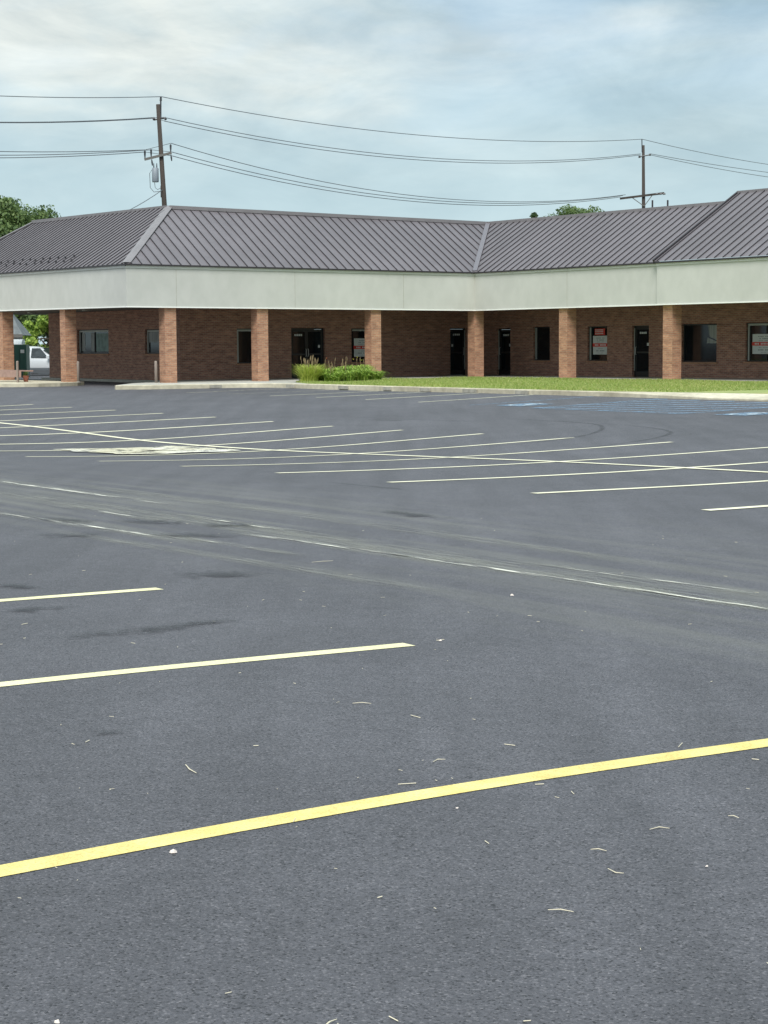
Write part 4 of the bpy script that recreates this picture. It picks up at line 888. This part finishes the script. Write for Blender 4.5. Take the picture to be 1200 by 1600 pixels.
# ================================================================== utility poles and lines
def pole_one():
    t = thing('utility_pole', (-11.9, 108, 0), 'leaning wooden utility pole with grey transformer behind the roof corner', 'pole', 'utility poles behind the shops')
    top = Vector((-12.62, 108, 15.15)); bot = Vector((-11.9, 108, -.2)); at = lambda z: bot+(top-bot)*((z+.2)/15.35)
    m = MB(); m.tube([bot, at(9), top], [.19, .145, .115], 12); m.build('mast', 'wood_pole', t, True)
    m = MB(); p_ = at(15.0)+Vector((.13, 0, -.1)); m.tube([p_-Vector((0, 0, .55)), p_+Vector((.02, 0, .5))], .045, 8); m.tube([p_+Vector((.02, 0, .45)), p_+Vector((.03, 0, .68))], [.07, .05], 8); m.build('top_pin', 'insulator', t)
    m = MB(); c = at(14.33); m.tube([c+Vector((-.30, 0, -.04)), c+Vector((.36, 0, .06))], .05, 6)
    for q in (-.30, .36): m.tube([c+Vector((q-.06, 0, .0)), c+Vector((q+.06, 0, .05))], .085, 8)
    m.build('bracket', 'insulator', t)
    a_, b_ = Vector((-13.42, 107.8, 12.06)), Vector((-11.88, 107.8, 12.42)); d = (b_-a_).normalized()
    m = MB(); m.box((a_+b_)/2, (d, (0, 1, 0), d.cross(Vector((0, 1, 0)))), ((b_-a_).length/2, .06, .065)); ca = m.build('crossarm', 'wood_grey', t)
    for q in (.02, .25, .97):
        p_ = a_+(b_-a_)*q; m = MB(); m.tube([p_, p_+Vector((0, 0, .25)), p_+Vector((0, 0, .44)), p_+Vector((0, 0, .5))], [.02, .05, .06, .02], 8); m.build('insulator', 'insulator', ca)
    for q, dz in ((.98, -.1), (.27, -.1)):
        p_ = a_+(b_-a_)*q; m = MB(); m.tube([p_+Vector((0, -.05, dz)), p_+Vector((.02, -.05, dz-.17)), p_+Vector((.04, -.05, dz-.35))], [.03, .05, .03], 8); m.build('strain_insulator', 'insulator', ca)
    c = at(11.2)+Vector((-.40, -.05, 0)); m = MB(); m.tube([c-Vector((0, 0, .40)), c-Vector((0, 0, .36)), c+Vector((0, 0, .36)), c+Vector((0, 0, .41))], [.17, .19, .19, .14], 16); tf = m.build('transformer', 'transformer', t, True)
    m = MB()
    for q in (-.08, .09): m.tube([c+Vector((q, 0, .4)), c+Vector((q, 0, .66))], [.04, .02], 6)
    m.build('bushing', 'insulator', tf)
    m = MB(); s_ = at(10.4)
    m.tube([c+Vector((-.18, 0, .3)), c+Vector((-.32, 0, .1)), c+Vector((-.30, 0, -.7)), c+Vector((-.1, 0, -.95)), s_+Vector((-.12, 0, -.1))], .018, 5)
    m.tube([c+Vector((-.05, 0, -.42)), c+Vector((-.02, 0, -.7)), c+Vector((.12, 0, -.82)), s_+Vector((-.12, 0, .1))], .016, 5); m.build('cable_loop', 'wire', t)
    m = MB(); m.tube([s_+Vector((-.12, 0, .2)), s_+Vector((-.12, 0, -.45))], .05, 6); m.build('cable_rack', 'insulator', t)
pole_one()
def pole_two():
    t = thing('utility_pole', (19.28, 140, 0), 'slim upright wooden utility pole with long crossarm behind the right roof', 'pole', 'utility poles behind the shops')
    m = MB(); m.tube([(19.28, 140, -.2), (19.28, 140, 10), (19.22, 140, 16.0)], [.19, .14, .10], 12); m.build('mast', 'wood_pole', t, True)
    m = MB(); m.tube([(19.12, 139.9, 15.5), (19.10, 139.9, 16.45)], .04, 6); m.build('top_pin', 'insulator', t)
    m = MB(); m.tube([(18.93, 139.9, 15.15), (19.72, 139.9, 15.30)], .045, 6)
    for x_, z_ in ((18.93, 15.15), (19.70, 15.30)): m.tube([(x_-.07, 139.9, z_), (x_+.07, 139.9, z_+.01)], .08, 8)
    m.build('bracket', 'insulator', t)
    a_, b_ = Vector((17.5, 139.8, 12.12)), Vector((20.75, 139.8, 12.50)); d = (b_-a_).normalized(); m = MB()
    m.box((a_+b_)/2, (d, (0, 1, 0), d.cross(Vector((0, 1, 0)))), ((b_-a_).length/2, .06, .075)); ca = m.build('crossarm', 'wood_pole', t)
    for q in (.62, .38):
        p_ = a_+(b_-a_)*(q+.12*(1 if q > .5 else -1)); m = MB(); m.tube([p_, Vector((19.28, 139.8, 11.55))], .03, 5); m.build('brace', 'wood_grey', ca)
    for x_ in (20.2, 20.5, 20.75):
        m = MB(); m.tube([(x_-.1, 139.75, 12.42), (x_+.08, 139.75, 12.45)], .06, 8); m.build('strain_insulator', 'insulator', ca)
pole_two()
def span(m, a_, b_, sag, r=.022, n=26):
    a_, b_ = Vector(a_), Vector(b_); m.tube([a_+(b_-a_)*t-Vector((0, 0, sag*4*t*(1-t))) for t in np.linspace(0, 1, n)], r, 5, False)
P0 = Vector((-44.2, 76, 0)); P3 = Vector((51, 172, 0))
LN = [('topmost single wire between the pole tips', (-12.43, 15.58), (-12.43, 15.58), 1.25, (19.10, 16.42), 1.0, .85, 15.6, 16.4),
      ('upper wire of the middle pair on the pole brackets', (-12.90, 14.42), (-12.28, 14.42), 1.5, (19.00, 15.36), 1.30, .50, 14.4, 15.5),
      ('lower wire of the middle pair on the pole brackets', (-12.90, 14.38), (-12.28, 14.22), 1.5, (19.00, 15.28), 1.33, .72, 14.4, 15.2),
      ('highest of the three crossarm wires', (-13.40, 12.62), (-11.90, 12.97), 1.20, (17.9, 12.40), 1.60, 0, 12.9, 0),
      ('middle one of the three crossarm wires', (-13.06, 12.62), (-11.86, 12.48), 1.42, (17.7, 12.34), 1.50, 0, 12.7, 0),
      ('lowest of the three crossarm wires', (-13.40, 12.50), (-11.84, 12.26), 1.45, (17.52, 12.24), 1.50, 0, 12.6, 0)]
for lab, pl, pr, s0, p2, s1, s2, z0_, z3_ in LN:
    m = MB(); span(m, (P0.x, P0.y, z0_), (pl[0], 108, pl[1]), s0); span(m, (pr[0], 108, pr[1]), (p2[0], 139.8, p2[1]), s1)
    if pl[0] != pr[0]: m.tube([(pl[0], 108, pl[1]), (pr[0], 107.9, pr[1])], .015, 4, False)
    if s2: span(m, (p2[0]+.0 if lab[0] == 't' else 19.7, 139.8, p2[1]), (P3.x, P3.y, z3_), s2)
    tag(m.build('power_line', 'wire'), lab, 'wire', 'overhead wires behind the shops')
m = MB(); span(m, (-12.45, 107.85, 10.35), (-15.6, 92, 7.0), .35, .022, 12); tag(m.build('service_cable', 'wire'), 'short cable dropping from the left pole to the roof', 'wire')

# ================================================================== litter on the asphalt
TW = [[(-0.718, 6.645), (-0.697, 6.573), (-0.666, 6.513)], [(-1.138, 7.035), (-1.129, 7.069)], [(-0.496, 6.958), (-0.477, 6.958)], [(-0.138, 7.826), (-0.059, 7.824)], [(0.104, 7.572), (0.142, 7.518)], [(0.172, 6.69), (0.189, 6.731), (0.217, 6.731)], [(0.449, 7.008), (0.488, 6.984)], [(0.042, 6.339), (0.104, 6.356)], [(0.822, 5.756), (0.856, 5.786), (0.886, 5.77)], [(1.099, 5.933), (1.129, 5.907)], [(0.612, 5.523), (0.658, 5.507)], [(0.64, 5.322), (0.657, 5.282), (0.68, 5.275)], [(0.433, 4.937), (0.5, 4.919)], [(1.345, 6.803), (1.369, 6.791)], [(0.512, 6.345), (0.543, 6.353)], [(-0.521, 13.414), (-0.441, 13.492), (-0.372, 13.529)], [(0.268, 9.652), (0.309, 9.693)], [(-0.146, 4.105), (-0.115, 4.157)], [(0.004, 4.171), (0.024, 4.142)], [(-1.977, 10.153), (-1.954, 10.199)], [(0.627, 6.249), (0.632, 6.212)], [(-0.025, 5.053), (-0.012, 5.065)], [(1.106, 6.999), (1.133, 7.078)], [(0.301, 5.618), (0.311, 5.588)], [(-0.294, 5.848), (-0.289, 5.896)]]
CH = [(-0.639, 5.518), (-0.75, 4.161), (0.231, 6.014), (0.79, 11.573), (0.929, 5.349), (0.287, 9.651)]
names = {0: 'wavy pale straw lying alone above the nearest yellow line', 3: 'short straight straw near the top middle of the near asphalt', 8: 'brownish curled straw right of centre below the nearest line', 9: 'short pale straw near the right edge below the nearest line', 10: 'straight white straw below the nearest line, above the curved one', 11: 'curved white straw just below the straight white one', 12: 'long faint straw, lowest one on the right half', 15: 'pale splinter lying among the dusty tracks', 17: 'slanting pale straw at the bottom edge', 5: 'hooked pale straw above the nearest line right of centre'}
def litter(pts, rad, label):
    m = MB(); L = []
    for x_, y_ in pts: L.append((x_, y_, lot_z(x_, y_)+rad*.7+.003))
    if len(L) == 2: mid = tuple((np.array(L[0])+np.array(L[1]))/2+np.array([0, 0, .004])); L = [L[0], mid, L[1]]
    m.tube(L, [rad*.6]+[rad]*(len(L)-2)+[rad*.5], 5); tag(m.build('dry_straw', 'twig'), label, 'straw', 'dry straws scattered on the near asphalt')
small = []
for i, pts in enumerate(TW):
    if i in names: litter(pts, .0019 if i != 0 else .0024, names[i])
    else: small.append(pts)
m = MB()
for pts in small:
    L = [(x_, y_, lot_z(x_, y_)+.004) for x_, y_ in pts]; m.tube(L, .0016, 4)
for i in range(120):
    y_ = 3.6+14*rng.uniform()**1.3; x_ = rng.uniform(-.24, .24)*y_; L_ = rng.uniform(.003, .018) * (1 if y_ < 9 else 1.8); th = rng.uniform(0, 3.14); z_ = lot_z(x_, y_)+.004
    m.tube([(x_, y_, z_), (x_+L_*math.cos(th), y_+L_*math.sin(th), z_+.001)], rng.uniform(.0006, .0013), 4)
tag(m.build('grit', 'twig'), 'fine pale grit and grass clippings strewn over the asphalt', 'grit', kind='stuff')
cl_ = ['small crumpled pale scrap just below the nearest yellow line', 'tiny white chip at the bottom left', 'small white chip just below the nearest line, right of centre', 'pale chip on the dusty tracks beyond the second line', 'tiny tan chip at the right below the nearest line', 'small chip beside the tip of the second yellow line']
for (x_, y_), lab, s_ in zip(CH, cl_, (.012, .008, .005, .013, .005, .009)):
    m = MB(); z_ = lot_z(x_, y_)+.003
    ico = [(s_*rng.uniform(.6, 1.2)*math.cos(k*1.047), s_*.7*rng.uniform(.6, 1.2)*math.sin(k*1.047)) for k in range(6)]
    b_ = len(m.v); m.v += [(x_+a, y_+b, z_) for a, b in ico]+[(x_+a*.6+rng.uniform(-.003, .003), y_+b*.6, z_+s_*rng.uniform(.4, .9)) for a, b in ico]
    m.f += [tuple(b_+5-k for k in range(6)), tuple(b_+6+k for k in range(6))]+[(b_+k, b_+(k+1) % 6, b_+6+(k+1) % 6, b_+6+k) for k in range(6)]
    tag(m.build('litter_chip', 'chip'), lab, 'litter', 'small pale chips of litter')
